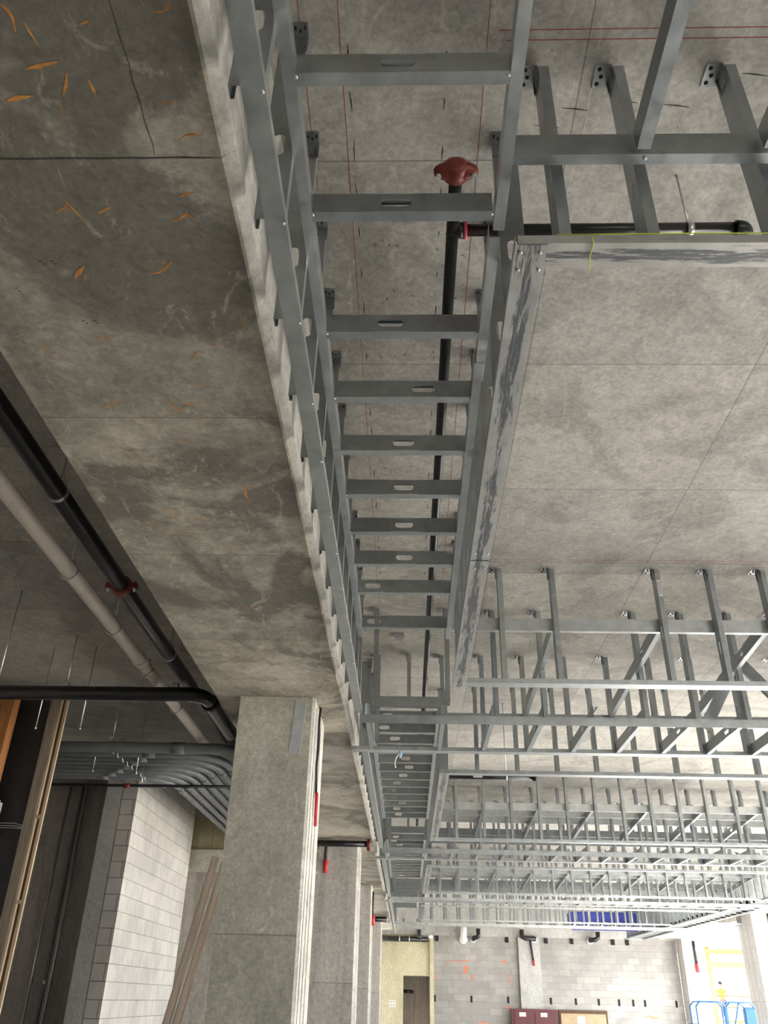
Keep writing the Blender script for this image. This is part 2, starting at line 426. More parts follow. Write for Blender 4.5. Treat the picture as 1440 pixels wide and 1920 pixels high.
b = MB(); b.box((XR, -8.5, 0), (XR+.25, 3.6, SLABZ)); tag(b.build('wall_right_added', M['grey_concrete']), 'unseen grey wall added to block daylight by the near end of the open side', kind='structure')  # unseen wall, added and sized to keep daylight off the near ceiling
# rear wall: block panels between concrete piers, concrete fascia above
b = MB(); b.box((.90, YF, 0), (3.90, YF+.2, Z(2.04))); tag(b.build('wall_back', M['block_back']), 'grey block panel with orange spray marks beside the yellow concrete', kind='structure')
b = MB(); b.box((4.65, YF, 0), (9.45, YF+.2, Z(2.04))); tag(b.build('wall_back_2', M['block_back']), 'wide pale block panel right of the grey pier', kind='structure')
b = MB(); b.box((3.90, YF-.12, 0), (4.65, YF+.2, Z(2.04))); tag(b.build('column_rear_pier', M['grey_concrete']), 'grey concrete pier between the two block panels', kind='structure')
b = MB(); b.box((-1.4, YF-.02, Z(2.04)), (XR, YF+.3, SLABZ)); tag(b.build('wall_back_fascia', M['grey_concrete']), 'grey concrete lintel strip over the block panels', kind='structure')
b = MB(); b.box((-1.4, YF, 0), (-.14, YF+.2, Z(1.82))); b.box((-.14, YF, Z(.77)), (.78, YF+.2, Z(1.82)))
b.box((-1.4, YF+.1, Z(1.82)), (.78, YF+.2, Z(2.04)))
tag(b.build('wall_back_yellow', M['yellow']), 'yellowish concrete wall with a dark doorway', kind='structure')
b = MB(); b.box((.78, YF-.10, 0), (.92, YF+.2, Z(1.95)), .01); tag(b.build('trim_1', M['yellow']), 'cream vertical edge strip between yellow wall and grey blocks', kind='structure')
b = MB(); b.box((-.14, YF+1.6, 0), (.78, YF+1.7, Z(.9))); b.box((-.2, YF+.2, 0), (-.14, YF+1.7, Z(.9))); b.box((.78, YF+.2, 0), (.86, YF+1.7, Z(.9))); b.box((-.2, YF+.2, Z(.78)), (.86, YF+1.7, Z(.9)))
tag(b.build('wall_doorway_recess', M['dark_concrete']), 'dark recess behind the doorway in the yellow wall', kind='structure')

# concrete beam with chamfered lower edge
BZ = Z(2.09); bx0, bx1 = -1.56, -.55
b = MB()
prof = [(bx0, SLABZ), (bx0, BZ), (bx1-.002, BZ), (bx1+.006, BZ+.012), (bx1+.036, BZ+.034), (bx1+.036, BZ+.06), (bx1+.03, BZ+.062), (bx1+.03, SLABZ)]
ring = lambda y: [Vector((x, y, z)) for x, z in prof]
for y0, y1 in ((YN, 31.5),):
    A, B = ring(y0), ring(y1)
    for i in range(len(prof)-1):
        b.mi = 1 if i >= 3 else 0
        b.face([A[i], A[i+1], B[i+1], B[i]])
# rust marks on the soffit
b.mi = 2
zb = BZ-.0008
def mark(x, y, pts, wd): b.ribbon([(x+a, y+c, zb) for a, c in pts], wd)
RUST = [(0.0069, [(-1.017, 1.083), (-1.004, 1.097), (-1.0, 1.116), (-1.007, 1.151)]),
 (0.0029, [(-0.976, 1.125), (-0.971, 1.149), (-0.961, 1.187)]),
 (0.0062, [(-0.837, 1.134), (-0.814, 1.127), (-0.811, 1.139)]),
 (0.0062, [(-0.858, 1.146), (-0.85, 1.151)]),
 (0.0033, [(-0.666, 1.078), (-0.662, 1.092)]),
 (0.0027, [(-0.599, 1.079), (-0.597, 1.093), (-0.618, 1.106), (-0.647, 1.106)]),
 (0.0083, [(-1.021, 1.247), (-0.982, 1.24), (-0.925, 1.228)]),
 (0.0029, [(-0.975, 1.243), (-0.981, 1.266)]),
 (0.0085, [(-1.117, 1.339), (-1.075, 1.328), (-1.029, 1.322)]),
 (0.0058, [(-0.914, 1.259), (-0.929, 1.294), (-0.948, 1.324)]),
 (0.0024, [(-0.958, 1.338), (-0.981, 1.396)]),
 (0.007, [(-0.863, 1.278), (-0.859, 1.306), (-0.857, 1.325)]),
 (0.004, [(-0.689, 1.31), (-0.675, 1.308)]),
 (0.0046, [(-0.697, 1.352), (-0.673, 1.344), (-0.652, 1.344)]),
 (0.003, [(-0.664, 1.459), (-0.643, 1.444), (-0.61, 1.441), (-0.6, 1.447), (-0.587, 1.426)]),
 (0.0045, [(-1.066, 1.657), (-1.053, 1.69), (-1.042, 1.712), (-1.029, 1.745)]),
 (0.0052, [(-1.11, 1.711), (-1.091, 1.693), (-1.071, 1.69), (-1.07, 1.668)]),
 (0.0032, [(-1.066, 1.675), (-1.082, 1.711)]),
 (0.0064, [(-0.977, 1.71), (-0.952, 1.698), (-0.924, 1.685)]),
 (0.0056, [(-0.709, 1.649), (-0.684, 1.642), (-0.658, 1.634)]),
 (0.0037, [(-0.691, 1.621), (-0.676, 1.632), (-0.69, 1.642)]),
 (0.007, [(-0.757, 1.743), (-0.722, 1.729), (-0.701, 1.714), (-0.676, 1.74)]),
 (0.0056, [(-0.697, 1.699), (-0.699, 1.721)]),
 (0.0051, [(-0.734, 1.762), (-0.719, 1.768)]),
 (0.0097, [(-1.149, 1.981), (-1.122, 1.951), (-1.092, 1.921)]),
 (0.0055, [(-1.119, 1.99), (-1.103, 1.964), (-1.085, 1.968)]),
 (0.0074, [(-0.887, 1.962), (-0.848, 1.952), (-0.816, 1.93), (-0.794, 1.905)]),
 (0.0053, [(-0.9, 1.924), (-0.876, 1.934)]),
 (0.0053, [(-0.829, 1.918), (-0.812, 1.899)]),
 (0.0074, [(-1.448, 2.089), (-1.429, 2.084)]),
 (0.0052, [(-1.447, 2.161), (-1.421, 2.176)]),
 (0.0053, [(-1.376, 2.309), (-1.379, 2.347), (-1.367, 2.375)]),
 (0.0038, [(-1.414, 2.313), (-1.365, 2.32)]),
 (0.0037, [(-1.183, 2.252), (-1.144, 2.278), (-1.089, 2.262)]),
 (0.003, [(-1.139, 2.283), (-1.185, 2.336)]),
 (0.0044, [(-0.833, 2.38), (-0.812, 2.352), (-0.795, 2.342)]),
 (0.0027, [(-0.614, 2.153), (-0.603, 2.212), (-0.61, 2.232)]),
 (0.0022, [(-1.426, 2.61), (-1.382, 2.61)]),
 (0.006, [(-1.275, 2.697), (-1.238, 2.662), (-1.199, 2.644)]),
 (0.003, [(-1.26, 2.685), (-1.219, 2.673)]),
 (0.0058, [(-1.0, 2.643), (-0.977, 2.684), (-0.961, 2.708)]),
 (0.0058, [(-0.957, 2.708), (-0.92, 2.661), (-0.882, 2.655)]),
 (0.0042, [(-0.845, 2.536), (-0.815, 2.545), (-0.781, 2.536)]),
 (0.0043, [(-0.941, 2.609), (-0.918, 2.558)]),
 (0.0031, [(-1.438, 2.821), (-1.411, 2.809), (-1.423, 2.834)]),
 (0.003, [(-1.022, 2.884), (-0.992, 2.937), (-0.95, 2.943)]),
 (0.004, [(-1.281, 3.007), (-1.247, 3.0), (-1.223, 2.986)]),
 (0.0105, [(-0.777, 3.267), (-0.797, 3.363), (-0.789, 3.446)]),
 (0.0056, [(-0.762, 3.206), (-0.715, 3.175)]),
 (0.005, [(-1.236, 3.272), (-1.221, 3.279)]),
 (0.0044, [(-1.245, 3.502), (-1.211, 3.528), (-1.173, 3.518), (-1.19, 3.589), (-1.231, 3.608)]),
 (0.0045, [(-1.362, 3.668), (-1.318, 3.66), (-1.27, 3.654)]),
 (0.0055, [(-1.404, 3.683), (-1.42, 3.759)]),
 (0.0037, [(-1.308, 3.729), (-1.269, 3.757), (-1.214, 3.766)]),
 (0.0036, [(-1.207, 3.737), (-1.156, 3.717), (-1.099, 3.717)]),
 (0.0053, [(-1.116, 3.624), (-1.073, 3.597), (-1.031, 3.569)]),
 (0.0047, [(-1.387, 3.847), (-1.331, 3.852)]),
 (0.0056, [(-1.295, 3.806), (-1.293, 3.855)]),
 (0.0065, [(-1.013, 3.921), (-0.981, 3.931), (-0.969, 3.972)]),
 (0.0046, [(-0.952, 3.88), (-0.915, 3.859)]),
 (0.0051, [(-1.232, 4.321), (-1.203, 4.332)]),
 (0.0051, [(-1.175, 4.404), (-1.124, 4.415)]),
 (0.0084, [(-1.264, 4.518), (-1.215, 4.542)]),
 (0.0041, [(-1.02, 4.425), (-0.949, 4.448)]),
 (0.0075, [(-1.039, 4.656), (-1.008, 4.736), (-0.972, 4.654)]),
 (0.0091, [(-1.332, 4.942), (-1.306, 4.926)]),
 (0.0044, [(-1.322, 4.785), (-1.248, 4.811)]),
 (0.0075, [(-1.154, 5.581), (-1.137, 5.67)]),
 (0.0073, [(-1.125, 5.441), (-1.08, 5.474)])]
for wd_, pts_ in RUST: b.ribbon([(x, y, zb) for x, y in pts_], max(.006, wd_*1.5))
for _ in range(36):
    x, y = random.uniform(-1.35, -.7), random.choice((2.75, 3.1, 4.2, 4.6, 4.9, 5.15))+random.uniform(-.12, .12); d = random.choice(((1, .1), (1, -.2), (.2, 1), (.8, .6)))
    l = random.uniform(.02, .07); mark(x, y, [(0, 0), (d[0]*l*.5, d[1]*l*.5+.006), (d[0]*l, d[1]*l)], random.uniform(.003, .007))
b.mi = 3
for (x, y) in ((-1.43, 1.17), (-1.38, 1.17), (-1.345, 1.37), (-1.30, 1.37), (-1.24, 1.90), (-1.20, 1.90), (-1.19, 2.18), (-1.15, 2.18), (-1.37, 2.02)):
    for dx, dy in ((0, 0), (.008, .012)):
        b.box((x+dx, y+dy, zb), (x+dx+.009, y+dy+.004, zb+.0005))
b.ribbon([(-.744+random.uniform(-.003, .003), .9+i*.038, zb) for i in range(17)], .0022)
b.ribbon([(x, 1.515+random.uniform(-.002, .002), zb) for x in [bx0+.02+i*.04 for i in range(25)]], .004)
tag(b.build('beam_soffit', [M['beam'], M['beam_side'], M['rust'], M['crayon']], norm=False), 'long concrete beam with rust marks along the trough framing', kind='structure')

# columns
def column(y0, y1, mat, label, x0=-1.36, x1=-.755, sidemat=None):
    b = MB(); c = .022
    pr = [(x0, y0), (x1-c, y0), (x1, y0+c), (x1, y1), (x0, y1)]
    n = len(pr)
    for i in range(n):
        a, d = pr[i], pr[(i+1) % n]; b.mi = 1 if i in (1, 2) else 0
        b.face([(a[0], a[1], 0), (d[0], d[1], 0), (d[0], d[1], BZ), (a[0], a[1], BZ)])
    b.mi = 1
    for k in range(3): b.box((x1-.001, y0+.12+k*.2, 0), (x1+.006, y0+.13+k*.2, BZ-.05))
    return tag(b.build('column', [M[mat], M['beam_side']]), label, kind='structure')
c1 = column(6.46, 7.28, 'column', 'broad concrete column with a steel strip, first under the beam')
column(13.45, 14.3, 'column_pale', 'streaked concrete column behind the first, with a red-tipped black cable')
column(18.97, 19.8, 'column_pale', 'third grey concrete column under the beam')
column(26.75, 27.5, 'column_pale', 'far narrow-looking concrete column before the yellow wall')
b = MB(); b.box((9.5, 25.6, 0), (10.4, 26.75, SLABZ), .01)
for k in (.45,): b.box((9.494, 25.6+k, 0), (9.5, 25.6+k+.02, SLABZ-.1))
tag(b.build('column', M['column_pale']), 'concrete column at the open side beside the bright opening', kind='structure')
b = MB(); b.box((9.45, 32.3, 0), (10.2, YF, SLABZ), .01); tag(b.build('column', M['column_pale']), 'pale concrete column at the end of the block wall', kind='structure')
for k, yy in enumerate((5.5, 12.2, 18.9)):
    b = MB(); b.box((9.5, yy, 0), (10.3, yy+.8, SLABZ)); tag(b.build('column', M['column_pale']), 'concrete column on the open side outside the picture, number %s' % ORD[k], kind='structure')

# ---- pipe bay: walls
b = MB(); b.box((XL, 14.0, 0), (-4.3, 14.2, SLABZ)); tag(b.build('wall_recess', M['dark_concrete']), 'dark streaked concrete wall behind the thin vertical conduits', kind='structure')
b = MB(); b.box((-4.295, 12.0, 0), (-4.058, 15.5, SLABZ), .006); tag(b.build('column', M['grey_concrete']), 'slim grey concrete pier joined to the block wall', kind='structure')
b = MB(); b.mi = 0; b.box((-4.05, 12.0, 0), (-3.843, 15.5, SLABZ))
o = b.build('wall_block', [M['block'], M['block_shaded']])
for f in o.data.polygons: f.material_index = 1 if f.normal.y < -.5 else 0  # camera-facing end takes the darker copy, its shade put into the colour
tag(o, 'pale concrete block wall seen along its bright face', kind='structure')
b = MB(); b.box((-4.6, 15.62, Z(1.92)), (-1.5, 16.0, Z(2.25)), .005); tag(b.build('beam_cross', M['column']), 'concrete cross beam below the greenish board', kind='structure')
b = MB(); b.box((-4.6, 15.62, Z(2.80)), (-1.5, 15.95, SLABZ), .005); tag(b.build('beam_cross', M['column_pale']), 'pale concrete edge under the slab above the greenish board', kind='structure')
b = MB(); b.box((-4.6, 15.7, Z(2.25)), (-1.5, 15.75, Z(2.80))); tag(b.build('plywood_panel', M['panel_wood']), 'greenish plywood board between the cross beams', 'board')
b = MB(); b.box((-4.6, 17.5, 0), (-1.2, 17.7, SLABZ)); tag(b.build('wall_bay_end', M['dark_concrete']), 'dark concrete wall behind the leaning planks', kind='structure')
b = MB(); b.box((-6.9, 8.85, 0), (-3.93, 8.90, Z(2.80))); tag(b.build('membrane_panel', M['membrane']), 'black waterproofed panel behind the brown lumber frame', 'panel')

# ================================================================== CEILING FRAMING
G = 'vertical studs of the drop framing'
Z0 = Z(2.0)
BW = ['nearest', 'second', 'third', 'farthest']
PER = 6.79
def xs_row(b0, x0=.683, n=17, st=.4045): return [x0+i*st for i in range(n)]
FLOOP = []
far = MB()   # the farthest band, one uncountable mass
def far_add(me, org, zax, yax):
    z = Vector(zax).normalized(); y = Vector(yax).normalized(); x = y.cross(z)
    mt = Matrix((x, y, z)).transposed().to_4x4(); mt.translation = Vector(org)
    t = me.copy(); t.transform(mt); far.bm.from_mesh(t); bpy.data.meshes.remove(t)
def row(band, which, y, desc, xs, z0=Z0+.004):
    for i, x in enumerate(xs):
        if x is None: continue
        if band == 3:
            far_add(channel_mesh(SLABZ-z0-.012, fl=.041), (x, y, z0), (0, 0, 1), (1, 0, 0)); continue
        stud(x+random.uniform(-.006, .006), y, z0, (1, 0, 0), desc % ORD[i], '%s of the %s coffer' % (which, BW[band]), True, band == 0, hole_at=random.choice((.30, .36, .42)))
def xrail(name, label, x0, x1, y, z, kind, mat='galv', group=None):
    """rails running across (along X)."""
    L = x1-x0
    if kind == 'track':      # legs up, flat face down
        o = place(name, channel_mesh(L, .096, .034, 0, mat=mat), (x0, y, z), (1, 0, 0), (0, 0, 1))
    elif kind == 'web':      # channel on edge, web towards the camera, open away
        o = place(name, channel_mesh(L, .10, .036, .01, holes=[.5+.61*i for i in range(int(L/.61)-1)] if 'hole' in label else (), mat=mat), (x0, y, z+.05), (1, 0, 0), (0, 1, 0))
    elif kind == 'angle':    # vertical leg towards the camera, bottom leg going away
        o = place(name, angle_mesh(L, .068, .045, mat), (x0, y, z), (1, 0, 0), (0, 1, 0))
    return tag(o, label, 'rail', group)
CORNER = 7.55
OUT = 8.11
for k in range(4):
    yo = PER*k; bw = BW[k]
    E, Gy, F, J = 1.805+yo, 5.835+yo, 6.60+yo, 7.73+yo
    if k == 0:
        for i, (x, lab) in enumerate(((.455, 'nearest the red pipe coupling'), (.725, 'beside the diagonal hanger rod'), (1.125, 'last before the picture edge'), (1.53, 'past the picture edge'))):
            stud(x, E, Z0+.004, (1, 0, 0), 'vertical stud on the scuffed front track, %s' % lab, 'near edge of the nearest coffer', True, True, hole_at=(.42, .28, .5, .4)[i])
    else:
        row(k, 'near edge', E, 'vertical stud on the near track of the '+bw+' ceiling coffer, %s from the trough', xs_row(k))
    xg = xs_row(k); xf = xs_row(k, .693)
    if k == 0: xg[2] = None; xf[2] = None
    row(k, 'far edge', Gy, 'vertical stud on the far track of the '+bw+' ceiling coffer, %s from the trough', xg)
    row(k, 'soffit front', F+.055, 'vertical stud over the soffit rail just past the '+bw+' coffer, %s from trough', xf)
    row(k, 'soffit back', J, 'vertical stud on the rear soffit rail past the '+bw+' coffer, %s from trough', xs_row(k, .68))
    if k == 3: continue
    # rails across
    sc_ = 'galv_scuff' if k == 0 else 'galv_light'
    xrail('soffit_track', 'wide steel track across the near edge of the %s coffer%s' % (bw, ', with yellow string' if k == 0 else ''), .325, CORNER if k else 3.2, E, Z0, 'track', sc_)
    xrail('soffit_track', 'bright steel track across the far edge of the %s coffer' % bw, .40, CORNER, Gy, Z0, 'track', 'galv_light')
    o = xrail('soffit_rail', 'long pale rail spanning from beam to open side past the %s coffer' % bw, -.40, OUT, F, Z0, 'angle', 'galv_light')
    xrail('soffit_track', 'lower track carrying the soffit ties past the %s coffer' % bw, -.53, OUT, J+.01, Z0-.001, 'track', 'galv_light')
    xrail('bridging_channel', 'upper channel on edge behind the far studs of the %s coffer' % bw, .30, CORNER, Gy+.052, Z(2.45), 'web', 'galv_light')
    xrail('bridging_channel', 'upper channel on edge in front of the rear soffit studs past the %s coffer' % bw, .36, OUT, J-.06, Z(2.25), 'web')
    xrail('trough_rung', 'single cross stud with a hole at the trough junction past the %s coffer' % bw, -.34, .33, J-.07, Z(2.40), 'web')
    if k:
        for i, y in enumerate((.47, 1.02, 2.15, 2.75)):
            xrail('cross_joist', 'high slotted cross channel over the soffit past the %s coffer, %s in order' % (bw, ORD[i]), .34, OUT, Gy+y, Z(2.44), 'web', 'galv_light' if i < 2 else 'galv', 'high cross channels past the %s coffer' % bw)
    # ties lying along Y between F and J
    nt = 21
    for i in range(nt):
        x = -.36 if i == 0 else .265+.410*(i-1)
        if x > OUT: break
        o = place('soffit_tie', channel_mesh(J-F+.03, holes=(.5,)), (x, F+.012, Z0+.05), (0, 1, 0), (1, 0, 0))
        tag(o, 'short level steel joist on the soffit rail past the %s coffer, %s from beam' % (bw, ORD[i]), 'joist', 'soffit ties past the %s coffer' % bw)
        if k == 0 and i < 9: screw(o, (x+.03, F+.02, Z0-.0), (0, 0, -1))
    # upper ties K-J2
    for i in range(9):
        x = 1.12+.797*i
        if x > OUT-.2: break
        o = place('upper_tie', channel_mesh(J-Gy-.12, wd=.10, holes=(.5, 1.11)), (x-.03, Gy+.06, Z(2.51)), (-.03, J-Gy-.12, -.16), (1, 0, 0))
        tag(o, 'upper level joist behind the far studs of the %s coffer, %s from beam' % (bw, ORD[i]), 'joist', 'upper ties of the %s coffer' % bw)
    if k == 0:
        for i, (q0, q1) in enumerate(((Vector((2.807, 6.98, Z(2.514))), Vector((2.50, 6.98, Z(2.03)))), (Vector((2.93, 7.08, Z(2.70))), Vector((3.22, 7.08, Z(2.32)))))):
            o = place('diagonal_brace', channel_mesh((q1-q0).length), q0, q1-q0, (0, 1, 0))
            tag(o, 'sloping steel brace among the studs, %s' % ('leaning toward the trough' if i == 0 else 'crossing the far upper joist'), 'brace')
    # coffer side track D (trough side) and its studs
    dx = .366
    o = place('side_track', channel_mesh(Gy-E+.09, .098, .034, 0, mat='galv_scuff'), (dx, E-.045, Z0-.002), (0, 1, 0), (0, 0, 1))
    tag(o, ('scuffed wide steel track along the trough side of the %s coffer' % bw), 'track')
    if k == 0:
        for sx, sy in ((.335, 1.79), (.395, 1.79), (.335, 1.86), (.40, 1.86), (.335, 3.78), (.40, 3.78), (.345, 3.95), (.395, 3.95), (.335, 5.80), (.395, 5.80)):
            screw(o, (sx, sy, Z0-.003), (0, 0, -1))
        b = MB(); b.box((.318, 3.86, Z0-.0045), (.414, 3.863, Z0-.003)); b.build('splice_joint', M['hole'], None)
        j = bpy.context.scene.collection.objects['splice_joint']; j.parent = o; j.matrix_parent_inverse = o.matrix_basis.inverted()
    o = place('side_track', channel_mesh(Gy-E+.09, .098, .034, 0, mat='galv_light'), (CORNER+.0, E-.045, Z0-.002), (0, 1, 0), (0, 0, 1))
    tag(o, 'wide steel track along the open side of the %s coffer' % bw, 'track')
    n = 10
    ys0 = [1.98+yo+.4085*i for i in range(n)] if k else [2.09+.4165*i for i in range(9)]
    for i, y in enumerate(ys0):
        stud(dx, y, Z0+.002, (0, 1, 0), 'vertical stud on the coffer-side track of the %s trough section, %s in line' % (bw, ORD[i]), 'coffer side of the %s trough' % bw, True, k == 0 and i < 5, hole_at=.34, off=-.03)
    # beam side angle A and studs
    ya0, ya1 = (-.4, 6.55) if k == 0 else (7.76+yo-PER, 6.66+yo)
    o = place('edge_angle', angle_mesh(ya1-ya0, .062, .03, 'galv'), (-.378, ya0, Z0-.001), (0, 1, 0), (0, 0, 1))
    tag(o, 'flat steel edge angle along the beam under the %s trough section' % bw, 'angle')
    if k == 0:
        for y in (1.259, 1.675, 2.098, 2.542, 2.945, 3.42, 3.794, 4.219, 4.602, 4.996, 5.416, 5.826): screw(o, (-.386, y, Z0-.002), (0, 0, -1))
    ys = ([.43, .845, 1.26, 1.675, 2.098, 2.51, 2.93, 3.37, 3.79, 4.21, 4.61, 5.01, 5.42, 5.83, 6.24] if k == 0 else [7.9+yo-PER+.41*i for i in range(13)])
    for i, y in enumerate(ys):
        stud(-.427, y-.015, Z0+.003 if i % 3 else Z0-.0, (0, 1, 0), 'vertical stud on the beam side of the %s trough section, %s from the camera end' % (bw, ORD[i]), 'beam side of the %s trough' % bw, True, k == 0 and i < 8, hole_at=.30+(.05 if i % 2 else 0), off=.03)
    # rungs with their two rails
    zr = Z(2.31)
    if k == 0:
        yr = [.86, 1.40, 1.89, 2.475, 2.89, 3.305, 3.71, 4.115, 4.52, 4.93, 5.52]; hl = [.3, .30, .29, .26, .40, .31, .31, .31, .31, .10, .08]
        b0, b1 = .1, 5.70
    else:
        yr = [7.80+yo-PER+.405*i for i in range(13)]; hl = [.14, .1, .2, .22, .31, .35, .28, .2, .14, .14, .26, .18, .2]; b0, b1 = 7.78+yo-PER, 12.72+yo-PER
    for i, y in enumerate(yr):
        xa, xb = -.345, .268+.006*max(0, 3-i) if k == 0 else .262
        o = place('trough_rung', channel_mesh(xb-xa, .092, .04, .010, holes=(max(.09, min(xb-xa-.09, hl[i])),)), (xa, y, zr+.046), (1, 0, 0), (0, 1, 0))
        tag(o, 'level cross stud with a slot spanning the %s trough section, %s from the camera' % (bw, ORD[i]), 'cross stud', 'rungs of the %s trough' % bw)
        if k == 0 and i < 10:
            screw(o, (xa+.004, y+.012, zr-.0), (0, 0, -1)); screw(o, (xb-.004, y+.012, zr), (0, 0, -1))
    # left rail: bottom leg + vertical leg on the trough side
    segs = ((b0, 3.36), (3.30, b1)) if k == 0 else ((b0, b1),)
    for q, (u0, u1) in enumerate(segs):
        o = place('trough_rail', angle_mesh(u1-u0, .038, .075, 'galv_light'), (-.343, u0, zr-.001-.0015*q), (0, 1, 0), (0, 0, 1))
        tag(o, 'upper steel rail on the beam side of the %s trough section%s' % (bw, ('', ', beyond its splice')[q]), 'rail')
    segs = ((b0, 1.97, .282), (2.0, 2.78, .272), (2.66, 5.72, .266)) if k == 0 else ((b0, b1, .262),)
    for q, (u0, u1, xx) in enumerate(segs):
        o = place('trough_rail', angle_mesh(u1-u0, .038, .075, 'galv_light'), (xx, u1, zr-.001-.0015*q), (0, -1, 0), (0, 0, 1))
        tag(o, 'upper steel rail on the coffer side of the %s trough section%s' % (bw, ('', ', short middle piece', ', long far piece')[q]), 'rail')
    # trough junction between coffers
    for q, (x, y) in enumerate(((-.30, 6.62+yo), (.30, 6.62+yo), (-.32, J+.02), (-.02, J-.04), (.30, J))):
        stud(x, y, Z0+.1 if q != 3 else Z(2.50), (1, 0, 0), 'vertical stud in the trough junction past the %s coffer, at %s' % (bw, ('the front beam corner', 'the front coffer corner', 'the rear beam corner', 'mid trough', 'the rear coffer corner')[q]), 'junction studs of the %s coffer' % bw)
# first soffit in front (near, overhead)
o = xrail('soffit_rail', 'steel rail on edge across the front studs, joining the overhead joists', .285, 3.2, 1.675, Z(2.31), 'web', 'galv')
screw(o, (.735, 1.69, Z(2.31)), (0, 0, -1))
for i, x in enumerate((.722, 1.115, 1.52, 1.92)):
    o = place('overhead_joist', channel_mesh(1.9, fl=.041, holes=(.62, 1.3)), (x-.018, 1.66, Z(2.36)), (0, -1, 0), (1, 0, 0))
    tag(o, 'level steel joist running overhead toward the camera, %s out from the trough' % ORD[i], 'joist', 'overhead joists in the front soffit')
# outer open-side rail and its studs
o = place('edge_angle', angle_mesh(30.2, .08, .05, 'galv'), (OUT, 32.2, Z0-.001), (0, -1, 0), (0, 0, 1)); tag(o, 'long steel edge angle along the open side of the framing', 'angle')
o = place('side_track', channel_mesh(11.0, .098, .034, 0, mat='galv_light'), (CORNER, 21.3, Z0-.002), (0, 1, 0), (0, 0, 1)); tag(o, 'steel track along the open side of the farthest coffer', 'track')
o = place('edge_angle', angle_mesh(11.2, .062, .03, 'galv'), (-.378, 20.6, Z0-.001), (0, 1, 0), (0, 0, 1)); tag(o, 'flat steel edge angle along the beam under the farthest trough section', 'angle')
yo = PER*3
xrail('soffit_track', 'steel track across the near edge of the farthest ceiling coffer', .325, CORNER, 1.805+yo, Z0, 'track', 'galv_light')
xrail('soffit_track', 'steel track across the far edge of the farthest ceiling coffer', .325, CORNER, 5.835+yo, Z0, 'track', 'galv_light')
xrail('soffit_rail', 'last long pale rail spanning from beam to open side before the rear wall', -.40, OUT, 6.6+yo, Z0, 'angle', 'galv_light')
xrail('soffit_track', 'last lower track carrying ties before the rear wall', -.45, OUT, 7.74+yo, Z0-.001, 'track', 'galv_light')
xrail('bridging_channel', 'upper channel on edge behind the far studs of the farthest coffer', .30, CORNER, 5.887+yo, Z(2.45), 'web', 'galv_light')
sm = channel_mesh(SLABZ-Z0-.02, fl=.041); tm = channel_mesh(1.16, fl=.041); rm = channel_mesh(.6, .092, .036, .01)
y = 2.2
while y < 32:
    far_add(sm, (OUT-.05, y, Z0), (0, 0, 1), (0, 1, 0)); far_add(sm, (CORNER, y, Z0), (0, 0, 1), (0, 1, 0))
    if y > 20: far_add(rm, (CORNER, y, Z0+.06), (1, 0, 0), (0, 1, 0))
    y += .406
for i in range(21): far_add(tm, (.265+.41*(i-1), 6.6+yo+.01, Z0+.05), (0, 1, 0), (1, 0, 0))
for i in range(13): far_add(rm, (-.345, 28.1+.0-PER+.4*i, Z(2.31)+.046), (1, 0, 0), (0, 1, 0)); far_add(sm, (.366, 22.2+.41*i, Z0), (0, 0, 1), (0, 1, 0))
for i in range(25): far_add(sm, (-.427, 21.4+.41*i, Z0), (0, 0, 1), (0, 1, 0))
fo = far.build('steel_studs', M['galv'], norm=False)
md = fo.modifiers.new('sheet', 'SOLIDIFY'); md.thickness = .0016; md.offset = 0
tag(fo, 'dense far mass of steel studs and ties before the rear wall', 'studs', kind='stuff')
# corner plate, marker string, sticker
b = MB(); q = [(0, 0, 0), (0, -.004, .05)]
b.tube([(.44, 1.735, Z0+.012), (.80, 1.734, Z0+.015), (1.6, 1.733, Z0+.013), (3.0, 1.733, Z0+.014)], .002, 6)
b.tube([(.545, 1.735, Z0+.004), (.552, 1.75, Z0-.004), (.550, 1.80, Z0-.005), (.556, 1.86, Z0-.02)], .002, 6)
tag(b.build('marker_string', M['yellow_string']), 'yellow string stretched along the scuffed front track', 'string')
b = MB(); b.box((1.905, 5.787, Z(2.84)), (1.932, 5.789, Z(2.70))); o = b.build('sticker', M['white']); tag(o, 'small white printed sticker on a far coffer stud', 'sticker')
b = MB()
for i in range(9): b.box((1.911, 5.7862, Z(2.72)+i*.012), (1.926, 5.787, Z(2.724)+i*.012))
b.build('print', M['ink'], o)
b = MB(); b.tube([(-.083, 7.66, Z(2.30)), (-.084, 7.66, Z(1.99))], .0012, 5)
b.tube([(-.083, 7.66, Z(1.99)), (-.075, 7.66, Z(1.955)), (-.079, 7.66, Z(1.92))], .014, 8, radii=[.006, .016, .008])
o = b.build('hanging_ribbon', M['blue_ribbon']); tag(o, 'pale blue ribbon hanging from a thread in the trough', 'ribbon')
b = MB(); b.tube([(-.083, 7.655, Z(1.96)), (-.115, 7.655, Z(1.92)), (-.128, 7.655, Z(1.87)), (-.118, 7.655, Z(1.83))], .006, 8); b.build('ribbon_tail', M['white'], o)
b = MB(); b.tube([(.72, .95, SLABZ-.003), (.74, 1.10, SLABZ-.02), (.742, 1.16, SLABZ-.03), (.75, 1.2, SLABZ-.012), (.765, 1.17, SLABZ-.02), (.75, 1.18, SLABZ-.03)], .004, 6)
tag(b.build('pink_ribbon', M['pink_tape']), 'pink ribbon scrap hanging from the slab above the camera', 'ribbon')

